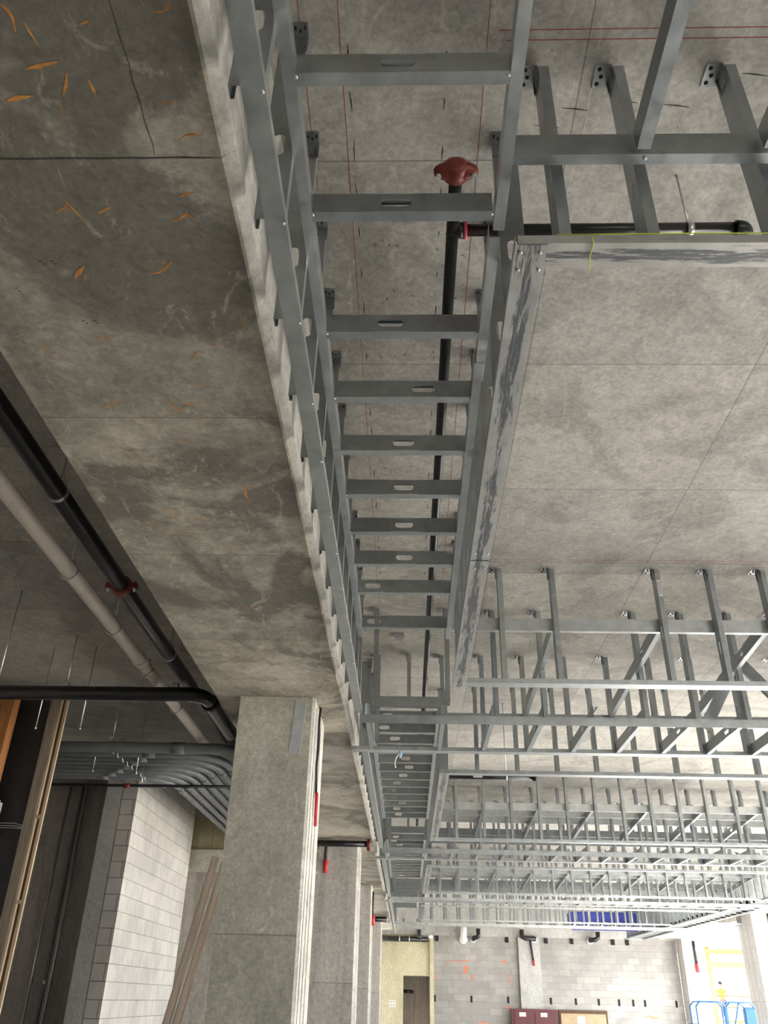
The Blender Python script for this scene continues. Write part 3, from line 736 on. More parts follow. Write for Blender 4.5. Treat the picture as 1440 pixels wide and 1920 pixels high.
# ================================================================== SPRINKLER PIPE IN THE TROUGH
pz = Z(2.62); px_ = .160
e = empty('sprinkler_pipe', (px_, 2.1, pz)); tag(e, 'black steel sprinkler pipe along the trough with a red coupling', 'pipe')
def into(o, par): o.parent = par; o.matrix_parent_inverse = Matrix.Translation(par.location).inverted(); return o
b = MB(); b.tube([(px_, 1.97, pz), (px_-.008, 8.2, pz), (px_-.01, 15, pz)], .0245, 16); into(b.build('pipe_run', M['black_pipe']), e)
b = MB()
cy = 1.965
b.tube([(px_, cy-.042, pz), (px_, cy-.038, pz), (px_, cy-.03, pz), (px_, cy+.03, pz), (px_, cy+.034, pz)], .04, 24, radii=[.012, .030, .043, .043, .034])
for s in (-1, 1):
    b.tube([(px_, cy, pz), (px_+s*.04, cy, pz), (px_+s*.072, cy, pz-.004), (px_+s*.080, cy, pz-.006)], .03, 12, radii=[.036, .034, .022, .012])
cp = into(b.build('coupling', M['red_cast']), e)
for s in (-1, 1):
    b = MB(); b.tube([(px_+s*.064, cy, pz-.036), (px_+s*.064, cy, pz+.028)], .0065, 8); b.tube([(px_+s*.064, cy, pz-.034), (px_+s*.064, cy, pz-.018)], .011, 6)
    o = b.build('coupling_bolt', M['steel']); o.parent = cp; o.matrix_parent_inverse = cp.matrix_basis.inverted() @ Matrix.Translation((0, 0, 0))
for y in (2.72, 6.15):
    b = MB(); b.tube([(px_-.003, y-.012, pz), (px_-.003, y+.012, pz)], .027, 18); b.tube([(px_-.003, y, pz+.026), (px_-.003, y, SLABZ)], .005, 8)
    into(b.build('pipe_hanger', M['steel']), e)
e = empty('branch_pipe', (.2, 2.235, pz)); tag(e, 'black branch pipe running behind the front studs to an elbow', 'pipe')
by = 2.235; bz = pz+.0
b = MB(); b.tube([(.155, by, bz), (1.29, by, bz+.005)] , .0235, 16); into(b.build('pipe_run', M['black_pipe']), e)
b = MB(); b.tube([(.150, by, bz), (.185, by, bz), (.200, by, bz)], .031, 16, radii=[.026, .031, .033]); into(b.build('tee', M['black_pipe']), e)
b = MB(); b.tube([(1.262, by, bz+.005), (1.272, by, bz+.005)]+arc_pts((1.275, by+.035, bz+.005), (0, -1, 0), (1, 0, 0), .035, 0, math.pi/2, 7)+[Vector((1.31, by+.06, bz+.006))], .031, 16)
into(b.build('elbow', M['black_pipe']), e)
b = MB(); b.tube([(1.073, by, bz), (1.097, by, bz)], .027, 16)
b.tube([(1.085, by, bz+.02), (1.085, by, bz+.05)], .012, 8, radii=[.02, .008]); b.tube([(1.085, by, bz+.03), (1.085, by, SLABZ)], .0045, 8)
into(b.build('pipe_hanger', M['steel']), e)
b = MB(); b.box((.735, by+.008, bz-.0245), (.84, by+.026, bz-.012)); into(b.build('pipe_label', M['white']), e)
b = MB(); b.tube([(.203, by, bz), (.216, by, bz)], .0345, 16); into(b.build('pink_tag', M['pink_tape']), e)
b = MB(); jb = (-.10, 8.05, SLABZ)
b.box((-.14, 7.15, SLABZ-.05), (-.05, 7.24, SLABZ), .005); tag(b.build('junction_box', M['steel']), 'small metal junction box on the slab over the trough', 'box')
e = empty('branch_pipe', (.4, 9.0, Z(2.15))); tag(e, 'short black branch pipe at the near edge of the second coffer', 'pipe')
b = MB(); b.tube([(.40, 9.2, Z(2.12)), (1.35, 9.2, Z(2.12))], .03, 12); into(b.build('pipe_run', M['black_pipe']), e)
b = MB(); b.tube([(1.35, 9.2, Z(2.12)), (1.39, 9.2, Z(2.12))], .045, 12, radii=[.04, .045]); into(b.build('elbow', M['black_pipe']), e)
b = MB(); b.tube([(1.05, 9.2, Z(2.12)), (1.07, 9.2, Z(2.12))], .036, 12); b.tube([(1.06, 9.2, Z(2.12)), (1.06, 9.2, SLABZ)], .005, 6); into(b.build('pipe_hanger', M['steel']), e)
b = MB(); b.box((.70, 9.165, Z(2.10)), (.80, 9.168, Z(2.135))); into(b.build('pipe_label', M['white']), e)

# ================================================================== PIPE BAY SERVICES
PX, PZ = -2.05, Z(2.5)
e = empty('fire_main', (PX, 5, PZ)); tag(e, 'black fire main running along the beam through the pipe bay', 'pipe')
b = MB(); b.tube([(PX, -2, PZ), (PX, 12.0, PZ+.005)], .057, 20); into(b.build('pipe_run', M['black_pipe']), e)
b = MB(); yc = 5.27
b.tube([(PX, yc-.03, PZ), (PX, yc-.028, PZ), (PX, yc+.028, PZ), (PX, yc+.03, PZ)], .07, 20, radii=[.062, .073, .073, .062])
for s in (-1, 1): b.box((PX+s*.065, yc-.026, PZ-.02), (PX+s*.115, yc+.026, PZ+.02), .008)
cp = into(b.build('coupling', M['red_cast']), e)
for s in (-1, 1):
    b = MB(); b.tube([(PX+s*.095, yc, PZ-.045), (PX+s*.095, yc, PZ+.04)], .009, 8); o = b.build('coupling_bolt', M['steel']); o.parent = cp
for y in (4.02, 6.62):
    b = MB(); b.tube([(PX, y-.015, PZ), (PX, y+.015, PZ)], .060, 20); b.tube([(PX+.05, y, PZ+.03), (PX, y, PZ+.13), (PX, y, SLABZ)], .006, 8); b.tube([(PX-.05, y, PZ+.03), (PX, y, PZ+.13)], .006, 8)
    into(b.build('pipe_hanger', M['steel']), e)
VX, VZ = -2.35, Z(2.50)
e = empty('drain_pipe', (VX, 5, VZ)); tag(e, 'cream plastic drain pipe running beside the black fire main', 'pipe')
b = MB(); b.tube([(VX, -2, VZ), (VX, 12.0, VZ+.01)], .055, 20); into(b.build('pipe_run', M['pvc']), e)
b = MB(); b.tube([(VX, 6.75, VZ+.01), (VX, 6.86, VZ+.01)], .062, 20); into(b.build('pipe_collar', M['pvc']), e)
for y in (3.75, 5.05, 6.05, 7.0, 8.1):
    b = MB(); ring_ = arc_pts((VX, y, VZ), (1, 0, 0), (0, 0, 1), .060, -math.pi*1.05, math.pi*.05, 14)
    b.tube(ring_, .006, 6); b.tube([ring_[0], (VX, y, VZ+.10), ring_[-1]], .005, 6); b.tube([(VX, y, VZ+.09), (VX, y, SLABZ)], .005, 8); b.box((VX-.03, y-.014, VZ+.082), (VX+.03, y+.014, VZ+.094))
    into(b.build('pipe_hanger', M['steel']), e)
e = empty('header_pipe', (-3, 7.4, Z(2.4))); tag(e, 'thick black pipe crossing the pipe bay below the other pipes', 'pipe')
b = MB(); b.tube([(-6.5, 7.31, Z(2.37)), (-2.02, 7.29, Z(2.37))]+arc_pts((-2.02, 7.44, Z(2.37)), (0, -1, 0), (1, 0, 0), .15, 0, math.pi/2, 6)+[Vector((-1.87, 8.6, Z(2.37)))], .065, 20)
into(b.build('pipe_run', M['black_pipe']), e)
b = MB(); b.tube([(-1.87, 7.5, Z(2.37)), (-1.87, 7.65, Z(2.37))], .078, 16); into(b.build('elbow_collar', M['black_pipe']), e)
for x in (-3.17, -2.15):
    b = MB(); b.box((x-.025, 7.27, Z(2.43)), (x+.025, 7.33, Z(2.48)), .004); b.tube([(x, 7.30, Z(2.47)), (x, 7.30, SLABZ)], .005, 8); into(b.build('pipe_hanger', M['steel']), e)
for i, (x, y, zz) in enumerate(((-3.30, 6.3, 2.1), (-3.50, 7.6, 2.12), (-3.08, 7.6, 2.12), (-3.1, 9.5, 2.15), (-3.6, 9.5, 2.17), (-2.9, 6.0, 2.2))):
    if i == 5: continue
    b = MB(); b.tube([(x, y, SLABZ), (x, y, Z(zz))], .005, 8); o = b.build('threaded_rod', M['steel'])
    tag(o, 'threaded rod hanging from the bay slab, %s' % ('by itself before the black crossing pipe', 'passing the crossing pipe near the lumber frame', 'passing it nearer the drain pipe', 'hanging by the grey conduits near the drain pipe', 'hanging by the grey conduits near the lumber')[i], 'rod', 'threaded rods in the pipe bay')
    b = MB(); b.tube([(x, y, Z(zz)), (x, y, Z(zz)+.02)], .010, 6); b.build('nut', M['steel'], o)
cz = Z(2.38)
for i in range(8):
    y = 9.30+.19*i if i else 9.22
    r = .060 if i == 0 else .044
    xb = -2.0-.15*i if i else -1.75
    rb = .55
    pts = [Vector((-6.8, y, cz)), Vector((xb-rb, y, cz))]+arc_pts((xb-rb, y+rb, cz), (0, -1, 0), (1, 0, 0), rb, 0, math.pi/2, 10)+[Vector((xb+.02, 15.55, cz))]
    b = MB(); b.tube(pts, r, 14); o = b.build('conduit', M['conduit'])
    tag(o, 'grey plastic conduit bending along the bay, %s counted from the drain pipe end' % ORD[i] if i else 'thickest grey plastic conduit at the front of the bank', 'conduit', 'bank of grey conduits')
    b = MB(); b.tube([(xb-rb-.35, y, cz), (xb-rb-.2, y, cz)], r*1.12, 14); b.build('coupling_sleeve', M['conduit'], o)
    b = MB(); b.tube([(xb+.0, y+rb+.05, cz), (xb+.0, y+rb+.2, cz)], r*1.12, 14); b.build('coupling_sleeve', M['conduit'], o)
b = MB(); b.box((-3.35, 9.15, cz+.07), (-3.31, 10.75, cz+.10)); o = b.build('conduit_strut', M['steel']); tag(o, 'steel strut hanger above the grey conduits', 'strut')
for i in range(8):
    b = MB(); y = 9.30+.19*i; b.tube(arc_pts((-3.33, y, cz), (0, 1, 0), (0, 0, 1), .052, -math.pi, 0, 8), .006, 6); b.build('strap', M['steel'], o)
b = MB(); b.tube([(-3.33, 9.2, cz+.1), (-3.33, 9.2, SLABZ)], .006, 6); b.build('rod', M['steel'], o)
e = empty('thin_pipe', (-3.5, 9.4, Z(2.0))); tag(e, 'thin black pipe crossing below the grey conduits to the column', 'pipe')
b = MB(); b.tube([(-5.5, 9.43, Z(2.0)), (-1.6, 9.35, Z(2.0))], .0165, 12); into(b.build('pipe_run', M['black_pipe']), e)
b = MB(); b.tube([(-3.17, 9.39, Z(2.0)), (-3.10, 9.39, Z(2.0))], .028, 12); into(b.build('coupling', M['red_cast']), e)
b = MB(); b.tube([(-2.78, 9.385, Z(2.0)), (-2.70, 9.385, Z(2.0))], .0175, 12); into(b.build('pipe_label', M['white']), e)
b = MB(); b.tube([(-2.98, 9.39, Z(2.0)), (-2.98, 9.39, Z(2.2))], .006, 6); b.tube([(-2.99, 9.39, Z(2.0)), (-2.97, 9.39, Z(2.0))], .022, 10); into(b.build('pipe_hanger', M['steel']), e)
for i, x in enumerate((-5.57, -5.36, -5.28)):
    b = MB(); b.tube([(x, 13.9, 0), (x, 13.9, SLABZ)], (.022, .028, .022)[i], 10)
    o = b.build('vertical_conduit', M['steel' if i != 1 else 'conduit']); tag(o, 'thin vertical conduit on the dark recess wall, %s' % ('standing alone', 'thicker of the close pair', 'thinner of the close pair')[i], 'conduit', 'vertical conduits in the recess')
    b = MB(); b.tube([(x, 13.9, Z(.1)), (x, 13.9, Z(.16))], .036, 10); b.build('coupling', M['steel'], o)
# lumber frame and neighbours
s = 8.6/9
e = empty('lumber_frame', (-3.8, 8.6, 0)); tag(e, 'tall brown lumber frame with a pale edge beside the black panel', 'lumber frame')
b = MB(); b.box((-4.04*s, 8.6, 0), (-3.935*s, 8.64, Z(2.74)), .003); into(b.build('post', M['wood_brown']), e)
b = MB(); b.box((-3.935*s, 8.62, 0), (-3.925*s, 8.66, Z(2.74))); into(b.build('pale_strip', M['wood_pale']), e)
b = MB(); b.box((-3.925*s, 8.66, 0), (-3.872*s, 8.70, Z(2.74))); into(b.build('recess_strip', M['wood_dark']), e)  # dark brown strip filling the gap between the posts
b = MB(); b.box((-3.872*s, 8.6, 0), (-3.84*s, 8.625, Z(2.74)), .002); into(b.build('edge_post', M['wood_pale']), e)
for zz in (1.50, .72):
    b = MB(); b.box((-3.93*s, 8.61, Z(zz)), (-3.87*s, 8.655, Z(zz)+.035)); into(b.build('blocking', M['wood_pale']), e)
b = MB(); b.box((-4.62, 8.55, Z(1.72)), (-4.24, 8.70, Z(2.74)), .004); tag(b.build('timber_post', M['wood_orange']), 'orange timber post at the edge of the black panel', 'post')
b = MB(); b.box((-4.7, 8.45, Z(1.32)), (-4.17, 8.75, Z(1.69)), .03); b.box((-4.7, 8.45, 0), (-4.27, 8.75, Z(1.31)), .01)
tag(b.build('block_stub', M['grey_concrete']), 'stacked grey block end below the orange timber', 'block')
b = MB()
for dz in (0, .02, .045): b.tube([(-4.2, 8.7, Z(1.42)+dz), (-4.0, 8.72, Z(1.425)+dz), (-3.9, 8.75, Z(1.42)+dz*.6)], .0035, 6)
tag(b.build('wire_tie', M['steel']), 'twisted wire tie across the black panel', 'wire')
for i, (dx, dy) in enumerate(((0, 0), (.11, .12))):
    q0 = Vector((-2.40+dx, 11+dy, Z(1.50))); q1 = Vector((-3.10+dx*.6, 11+dy, -.0))
    d = (q1-q0); L = d.length
    b = MB(); b.box((-.045, -.02, 0), (.045, .02, L), .003)
    o = b.build('plank', M['wood_brown']); z = d.normalized(); y = Vector((.35, -1, 0)); y = (y-z*y.dot(z)).normalized(); x = y.cross(z)
    mt = Matrix((x, y, z)).transposed().to_4x4(); mt.translation = q0; o.matrix_world = mt
    tag(o, 'weathered brown plank leaning behind the first column, %s' % ('the longer front one', 'the rear one in shade')[i], 'plank', 'leaning planks')

# ================================================================== THINGS ON THE COLUMNS
o = place('steel_strip', channel_mesh(.42, .088, .012, 0, mat='galv_pale'), (-.892, 6.448, Z(1.63)), (.06, 0, 1), (0, 1, 0)); tag(o, 'short bright steel track fixed to the top of the first column', 'steel strip')
screw(o, (-.885, 6.446, Z(1.67)), (0, -1, 0)); screw(o, (-.872, 6.446, Z(2.0)), (0, -1, 0))
def cable(pts, rpts, label, r=.014, rr=.022):
    b = MB(); b.tube(pts, r, 8); o = b.build('black_cable', M['black_mat']); tag(o, label, 'cable', 'black cables with red tips')
    b = MB(); b.tube(rpts, rr, 8); b.build('red_tip', M['red_plastic'], o)
cable([(-.735, 6.72, Z(2.085)), (-.738, 6.70, Z(1.95)), (-.735, 6.73, Z(1.75)), (-.738, 6.70, Z(1.6)), (-.735, 6.77, Z(1.40))],
      [(-.732, 6.77, Z(1.41)), (-.725, 6.74, Z(1.33)), (-.73, 6.80, Z(1.24)), (-.735, 6.86, Z(1.18))], 'black cable with a bent red tip on the side of the first column', .010, .014)
cable([(-1.20, 13.3, Z(2.06)), (-1.235, 13.3, Z(2.02)), (-1.25, 13.35, Z(1.9)), (-1.245, 13.36, Z(1.8))], [(-1.245, 13.36, Z(1.81)), (-1.243, 13.36, Z(1.63))], 'black cable with a straight red tip on the second column', .024, .038)
cable([(-.74, 19.3, Z(2.0)), (-.74, 19.3, Z(1.55))], [(-.73, 19.3, Z(1.56)), (-.73, 19.3, Z(1.35))], 'black cable with a red tip on the third column side', .02, .04)
cable([(9.85, 32.26, Z(2.0)), (9.86, 32.25, Z(1.3))], [(9.86, 32.24, Z(1.32)), (9.87, 32.24, Z(1.05))], 'black cable with a red tip on the pale column by the block wall', .045, .07)
cable([(9.98, 25.56, Z(2.3)), (10.0, 25.55, Z(1.72))], [(10.0, 25.55, Z(1.74)), (10.02, 25.55, Z(1.5))], 'black cable with a red tip on the column beside the bright opening', .04, .06)
cable([(4.32, 32.84, Z(1.98)), (4.4, 32.84, Z(1.3))], [(4.4, 32.84, Z(1.32)), (4.41, 32.84, Z(1.15))], 'black cable with a red tip on the grey rear pier', .03, .035)
for i, (y, x0, x1, zz) in enumerate(((13.2, -1.45, -.60, 2.02), (26.2, -1.4, -.60, 2.0))):
    e = empty('cross_pipe', (-1, y, Z(zz))); tag(e, 'black pipe crossing under the beam, %s' % ('with a rusty red end coupling', 'before the farthest column')[i], 'pipe')
    b = MB(); b.tube([(x0, y, Z(zz)), (x1, y, Z(zz))], .045 if i == 0 else .07, 14); into(b.build('pipe_run', M['black_pipe']), e)
    if i == 0:
        b = MB(); b.tube([(x1-.02, y, Z(zz)), (x1+.03, y, Z(zz))], .06, 14); b.box((x1-.02, y-.03, Z(zz)-.1), (x1+.03, y+.03, Z(zz)+.1), .01); into(b.build('coupling', M['red_cast']), e)

# ================================================================== REAR WALL DETAILS
pk = [(x, .11) for x in (.95, 2.21, 3.47, 4.93, 5.78, 6.56, 7.25, 7.73, 8.13, 9.19)]
for i, (x, z) in enumerate(pk):
    b = MB(); b.box((x-.035, YF-.012, Z(z)-.10), (x+.035, YF+.03, Z(z)+.10), .004)
    tag(b.build('wall_pocket', M['hole']), 'narrow black pocket low in the rear block wall, %s from the yellow wall' % ORD[i], 'pocket', 'low pockets in the rear wall')
for i, x in enumerate((1.04, 3.52, 4.90, 5.80, 7.25, 7.75)):
    b = MB(); b.box((x-.06, YF-.05, Z(1.86)), (x+.06, YF+.02, Z(2.03)), .005)
    tag(b.build('wall_pocket', M['hole']), 'black pocket under the rear lintel, %s from the yellow wall' % ORD[i], 'pocket', 'upper pockets in the rear wall')
for i, (x, z, pts) in enumerate(((1.95, 1.0, [(0, 0), (.06, -.12), (.14, .02), (.1, .1), (.02, .04)]), (3.40, 1.22, [(-.1, 0), (0, .08), (.08, 0)]), (.97, .73, [(0, -.1), (.03, 0), (0, .1)]), (2.27, .74, [(0, -.12), (.03, 0), (0, .12)]),
                              (3.50, .75, [(0, -.15), (.04, 0), (0, .15)]), (3.42, -.12, [(-.06, 0), (.04, .04), (.05, -.08)]), (2.62, -.58, [(-.2, 0), (0, .03), (.2, -.02)]), (8.28, -.30, [(-.25, -.02), (-.1, .05), (.1, -.02), (.25, .0)]),
                              (1.7, 1.25, [(-.4, -.02), (0, -.03), (.45, .02), (.5, .1)]))):
    b = MB(); b.ribbon([(x+a, YF-.004, Z(z)+c) for a, c in pts], .09 if i in (0, 1, 5) else .05 if i < 8 else .025, (0, -1, 0))
    o = b.build('spray_mark', M['spray']); md = o.modifiers.new('s', 'SOLIDIFY'); md.thickness = .002
    tag(o, 'orange spray mark on the rear blocks, %s' % ('round blob high on the near panel', 'high by the grey pier', 'beside the yellow edge strip', 'small dash mid panel', 'tall dash beside the grey pier', 'blob above the maroon door corner', 'low wide smear left of the maroon door', 'low wide mark on the pale panel', 'thin line above the round blob')[i], 'paint mark', 'orange marks on the rear wall')
e = empty('maroon_door', (4.3, YF-.05, 0)); e.name = 'door_1'; tag(e, 'maroon metal double door with two white notices', kind='structure')
b = MB(); b.box((3.53, YF-.20, 0), (5.10, YF-.125, Z(-.14)), .006); into(b.build('door_frame', M['maroon']), e)
for x in (3.62, 4.33):
    b = MB(); b.box((x, YF-.22, .02), (x+.68, YF-.195, Z(-.22)), .004); into(b.build('door_leaf', M['maroon']), e)
for x in (3.80, 4.52):
    b = MB(); b.box((x, YF-.226, Z(-.36)), (x+.22, YF-.22, Z(-.24))); o = into(b.build('notice', M['white']), e)
    b = MB(); [b.box((x+.02+.05*q, YF-.229, Z(-.33)), (x+.05+.05*q, YF-.226, Z(-.27))) for q in range(4)]; q_ = b.build('print', M['pale_chalk']); q_.parent = o
e = empty('door_2', (6, YF-.05, 0)); tag(e, 'tan boarded doorway with a white notice', kind='structure')
b = MB(); b.box((5.16, YF-.06, 0), (6.80, YF-.01, Z(-.14)), .004); into(b.build('door_frame', M['wood_dark']), e)
b = MB(); b.box((5.22, YF-.08, 0), (6.74, YF-.055, Z(-.24)), .004); into(b.build('door_board', M['ply']), e)
b = MB(); b.box((5.78, YF-.085, Z(-.62)), (6.02, YF-.08, Z(-.32))); into(b.build('notice', M['white']), e)
for i, (x, pts, mt_, r) in enumerate(((1.98, [(0, 2.30), (0, 1.95)], 'white', .11), (2.45, [(.05, 2.27), (.05, 2.02), (-.12, 1.96)], 'black_pipe', .08), (4.05, [(-.02, 2.27), (-.02, 2.05), (.1, 2.0), (.42, 1.99)], 'black_pipe', .08), (6.6, [(.1, 2.25), (.1, 2.07), (0, 2.0), (-.15, 1.99)], 'black_pipe', .08), (.40, [(0, 2.2), (0, 2.0), (.05, 1.95)], 'black_pipe', .08))):
    b = MB(); b.tube([(x+a, YF-.25, Z(c)) for a, c in pts]+[(x+pts[-1][0], YF-(.0 if i != 2 else .125), Z(pts[-1][1])-.02)], r, 12)
    o = b.build('pipe_stub', M[mt_]); tag(o, '%s entering the rear wall, %s' % (('white wrapped pipe' if i == 0 else 'black elbow pipe'), ('between two black ones', 'beside the white wrapped pipe', 'over the grey pier', 'over the wide pale panel', 'beside the yellow wall')[i]), 'pipe', 'pipe stubs at the rear wall')
    b = MB(); q = pts[-1]; yo_ = .12 if i == 2 else 0; b.tube([(x+q[0], YF-.06-yo_, Z(q[1])-.02), (x+q[0], YF-.01-yo_, Z(q[1])-.02)], r*1.35, 12); b.build('collar', M['white'], o)
b = MB(); b.tube([(-1.3, YF-.12, Z(1.90)), (.72, YF-.12, Z(1.90))], .085, 14); o = b.build('rear_pipe', M['black_pipe']); tag(o, 'black pipe across the top of the yellow wall', 'pipe')
for x in (-.3, .05): 
    b = MB(); b.tube([(x, YF-.12, Z(1.9)), (x+.03, YF-.12, Z(1.9))], .1, 12); b.build('pipe_band', M['steel'], o)
b = MB(); b.box((-.62, YF-.02, Z(-.18)), (-.40, YF-.001, Z(.02)), .004); o = b.build('wall_notice', M['white']); tag(o, 'white notice with four small squares beside the dark doorway', 'notice')
b = MB()
for dx in (0, .09):
    for dz in (0, .09): b.box((-.58+dx, YF-.023, Z(-.15)+dz), (-.53+dx, YF-.02, Z(-.10)+dz))
b.build('print', M['grey_concrete'], o)
b = MB(); b.tube([(-.14, YF+.9, Z(.30)), (.18, YF+.9, Z(.30))], .06, 12); o = b.build('doorway_pipe', M['black_pipe']); tag(o, 'black pipe with a red end inside the dark doorway', 'pipe')
b = MB(); b.tube([(.18, YF+.9, Z(.30)), (.24, YF+.9, Z(.27))], .05, 10); b.build('red_end', M['red_cast'], o)
# blue wrapped duct and white louvre, above the far framing
b = MB(); b.box((5.40, 30.6, Z(2.24)), (8.15, 31.2, Z(2.70)), .03); o = b.build('wrapped_duct', M['blue_tarp']); tag(o, 'deep blue plastic wrapped duct above the far framing', 'duct')
b = MB()
for i in range(6): b.tube(arc_pts((5.66+.45*i, 30.55, Z(2.16)), (1, 0, 0), (0, 0, 1), .2, 0, math.pi, 8), .035, 8)
b.build('white_lining', M['duct_white'], o)
b = MB(); b.box((5.42, 30.5, Z(2.14)), (8.15, 30.55, Z(2.18))); b.build('duct_edge', M['blue_tarp'], o)
b = MB(); b.box((8.2, 31.9, Z(2.2)), (9.3, 32.0, Z(2.75)))
for i in range(9): b.box((8.2, 31.84, Z(2.22)+i*.058), (9.3, 31.92, Z(2.24)+i*.058))
tag(b.build('wall_louvre', M['duct_white']), 'white slatted louvre beyond the blue duct', 'louvre')
b = MB()
for i in range(12): b.box((8.25, 26.5+i*.45, Z(2.03)), (9.6, 26.72+i*.45, Z(2.08)))
b.box((8.2, 26.4, Z(2.08)), (9.6, 32, Z(2.12)))
tag(b.build('ribbed_deck', M['deck']), 'pale ribbed metal soffit by the open side', 'deck')
# paint/open side header
b = MB(); b.box((XR-.2, 3.6, Z(2.35)), (XR+.25, 32.9, SLABZ)); tag(b.build('beam_edge', M['column_pale']), 'concrete edge beam over the open side', kind='structure')

# ================================================================== OUTSIDE: scissor lift, scaffold, worker
def bars(name, segs, r, mat, parent=None):
    b = MB()
    for sgm in segs: b.tube(sgm, r, 8)
    return b.build(name, M[mat], parent)
lx, ly, lz = 7.16, 24.0, Z(.15)
e = empty('scissor_lift', (lx+.7, ly+.5, 0)); tag(e, 'blue scissor lift with guard rails below the bright opening', 'lift')
W, D, H = 1.42, .8, 1.05
def rr(x0, x1, y, z0, z1, c=.1): return [(x0, y, z0), (x0, y, z1-c), (x0+c, y, z1), (x1-c, y, z1), (x1, y, z1-c), (x1, y, z0)]
for sg in ([rr(lx, lx+W*.5, ly, lz-H, lz), rr(lx+W*.52, lx+W, ly, lz-H, lz), [(lx, ly, lz-.5), (lx+W, ly, lz-.5)], [(lx+W*.62, ly, lz-.5), (lx+W*.74, ly, lz-.02)]],
           [rr(lx+.08, lx+W*.62, ly+D, lz-H, lz), rr(lx+W*.66, lx+W+.02, ly+D, lz-H, lz), [(lx, ly+D, lz-.5), (lx+W, ly+D, lz-.5)]]):
    into(bars('guard_rail', sg, .022, 'blue_lift'), e)
b = MB(); b.box((lx-.03, ly-.03, lz-H-.15), (lx+W+.03, ly+D+.03, lz-H), .01); into(b.build('platform', M['blue_lift']), e)
b = MB()
for yy in (ly+.05, ly+D-.05):
    for z0_ in (.45, .65): b.tube([(lx+.1, yy, z0_), (lx+W-.1, yy, z0_+.2)], .03, 6); b.tube([(lx+.1, yy, z0_+.2), (lx+W-.1, yy, z0_)], .03, 6)
into(b.build('scissor_arms', M['blue_lift']), e)
b = MB(); b.box((lx, ly, .16), (lx+W, ly+D, .46), .03); into(b.build('chassis', M['blue_lift']), e)
for x in (lx+.2, lx+W-.2):
    for yy in (ly, ly+D):
        b = MB(); b.tube([(x, yy-.06, .16), (x, yy+.06, .16)], .16, 16); into(b.build('wheel', M['black_mat']), e)
b = MB(); b.box((lx+1.12, ly-.12, lz-.62), (lx+1.4, ly+.02, lz-.1), .03); into(b.build('control_box', M['blue_lift']), e)
# second structure outside
sy = 46.0
b = MB(); b.box((13.2, sy, Z(2.6)), (26, sy+6, Z(2.9))); tag(b.build('outdoor_slab', M['column_pale']), 'pale raised slab of the neighbouring structure outside', 'slab')
for i, (z0_, z1_, mt_, lab) in enumerate(((2.30, 2.52, 'form_orange', 'orange formwork beam under the outside slab'), (1.72, 2.0, 'form_yellow', 'yellow formwork beam outside below the orange one'))):
    b = MB(); b.box((13.3, sy-.1, Z(z0_)), (24, sy+.1, Z(z1_)), .01)
    tag(b.build('formwork_beam', M[mt_]), lab, 'beam')
for i, x in enumerate((13.5, 14.6, 17.6, 20.0)):
    b = MB(); b.box((x, sy+.15, -.26), (x+.18, sy+.33, Z(2.6))); o = b.build('shoring_post', M['form_yellow'] if i != 0 else M['form_orange']); tag(o, 'yellow shoring post outside, %s from the pale column' % ORD[i], 'post', 'outdoor shoring posts')
    b = MB(); b.box((x-.1, sy-.15, -.26), (x+.28, sy+.23, -.2)); b.build('base_plate', M['form_yellow'], o)
dk = 1.60
b = MB(); b.box((14.6, 51.2, dk-.1), (22, 53.4, dk)); 
for x in (14.8, 17.5, 20.5):
    for yy in (51.3, 53.2): b.tube([(x, yy, -.26), (x, yy, dk)], .05, 8)
tag(b.build('scaffold_deck', M['form_yellow']), 'raised scaffold deck under the worker', 'scaffold')
o = bars('scaffold_rail', [[(14.6, 51.2, dk+1.1), (22, 51.2, dk+1.1)], [(14.6, 51.2, dk+.6), (22, 51.2, dk+.6)]]+[[(x, 51.2, dk), (x, 51.2, dk+1.15)] for x in (14.6, 16.2, 17.8, 19.4, 21)], .03, 'form_orange')
tag(o, 'orange scaffold guard rail in front of the worker', 'rail')
b = MB(); b.box((14.3, 44, -.26), (15.4, 45.2, 1.2), .05); tag(b.build('debris_skip', M['form_yellow']), 'yellow debris container outside below the worker', 'container')
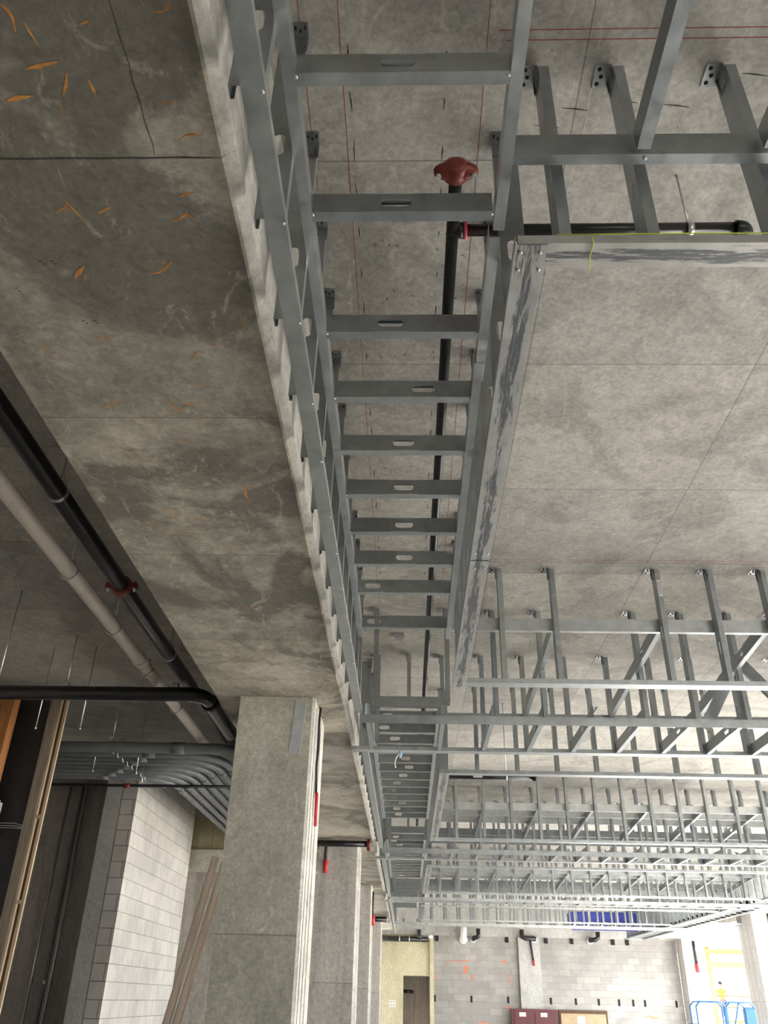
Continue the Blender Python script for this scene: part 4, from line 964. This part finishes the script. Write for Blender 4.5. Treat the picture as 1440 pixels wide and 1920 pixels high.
# worker: one skinned body, clothes as children
wx, wy = 17.05, 52.2
def skin(name, verts, edges, radii, mat, parent=None, root=0):
    me = bpy.data.meshes.new(name); me.from_pydata(verts, edges, []); me.materials.append(M[mat])
    o = link(bpy.data.objects.new(name, me), parent); o.modifiers.new('skin', 'SKIN'); s_ = o.modifiers.new('sub', 'SUBSURF'); s_.levels = 1; s_.render_levels = 2
    for i, r_ in enumerate(radii):
        v = me.skin_vertices[0].data[i]; v.radius = (r_, r_) if not isinstance(r_, tuple) else r_; v.use_root = (i == root)
    return o
V = [(0, 0, .95), (0, 0, 1.15), (0, .02, 1.42), (0, .0, 1.52), (0, -.02, 1.62), (0, -.02, 1.74),
     (-.09, 0, .90), (-.11, -.03, .50), (-.12, .02, .08), (-.12, -.14, .04), (.09, 0, .90), (.12, .05, .50), (.13, .10, .08), (.13, -.05, .04),
     (-.18, .02, 1.40), (-.24, .0, 1.14), (-.20, -.20, 1.02), (-.18, -.28, 1.04), (.18, .02, 1.40), (.27, -.03, 1.16), (.30, -.24, 1.10), (.31, -.32, 1.12)]
Eg = [(0, 1), (1, 2), (2, 3), (3, 4), (4, 5), (0, 6), (6, 7), (7, 8), (8, 9), (0, 10), (10, 11), (11, 12), (12, 13), (2, 14), (14, 15), (15, 16), (16, 17), (2, 18), (18, 19), (19, 20), (20, 21)]
Rd = [(.14, .11), (.13, .10), (.15, .11), .055, .085, .07, .09, .065, .045, .04, .09, .065, .045, .04, .06, .045, .035, .03, .06, .045, .035, .03]
man = skin('person', V, Eg, Rd, 'skin'); man.location = (wx, wy, dk); tag(man, 'worker in a yellow shirt and blue jeans standing on the scaffold deck', 'person')
skin('shirt', [(0, 0, .98), (0, 0, 1.15), (0, .02, 1.42), (-.18, .02, 1.41), (-.22, .01, 1.24), (.18, .02, 1.41), (.24, 0, 1.26)], [(0, 1), (1, 2), (2, 3), (3, 4), (2, 5), (5, 6)], [(.165, .13), (.155, .125), (.175, .135), .08, .07, .08, .07], 'shirt', man)
skin('jeans', [(0, 0, .97), (-.09, 0, .88), (-.11, -.03, .50), (-.12, .02, .10), (.09, 0, .88), (.12, .05, .50), (.13, .10, .10)], [(0, 1), (1, 2), (2, 3), (0, 4), (4, 5), (5, 6)], [(.16, .13), .11, .085, .07, .11, .085, .07], 'jeans', man)
b = MB(); b.tube([(0, -.02, 1.66), (0, -.02, 1.70), (0, -.02, 1.78), (0, -.02, 1.82)], .1, 12, radii=[.108, .112, .09, .03]); b.build('hair', M['hole'], man)
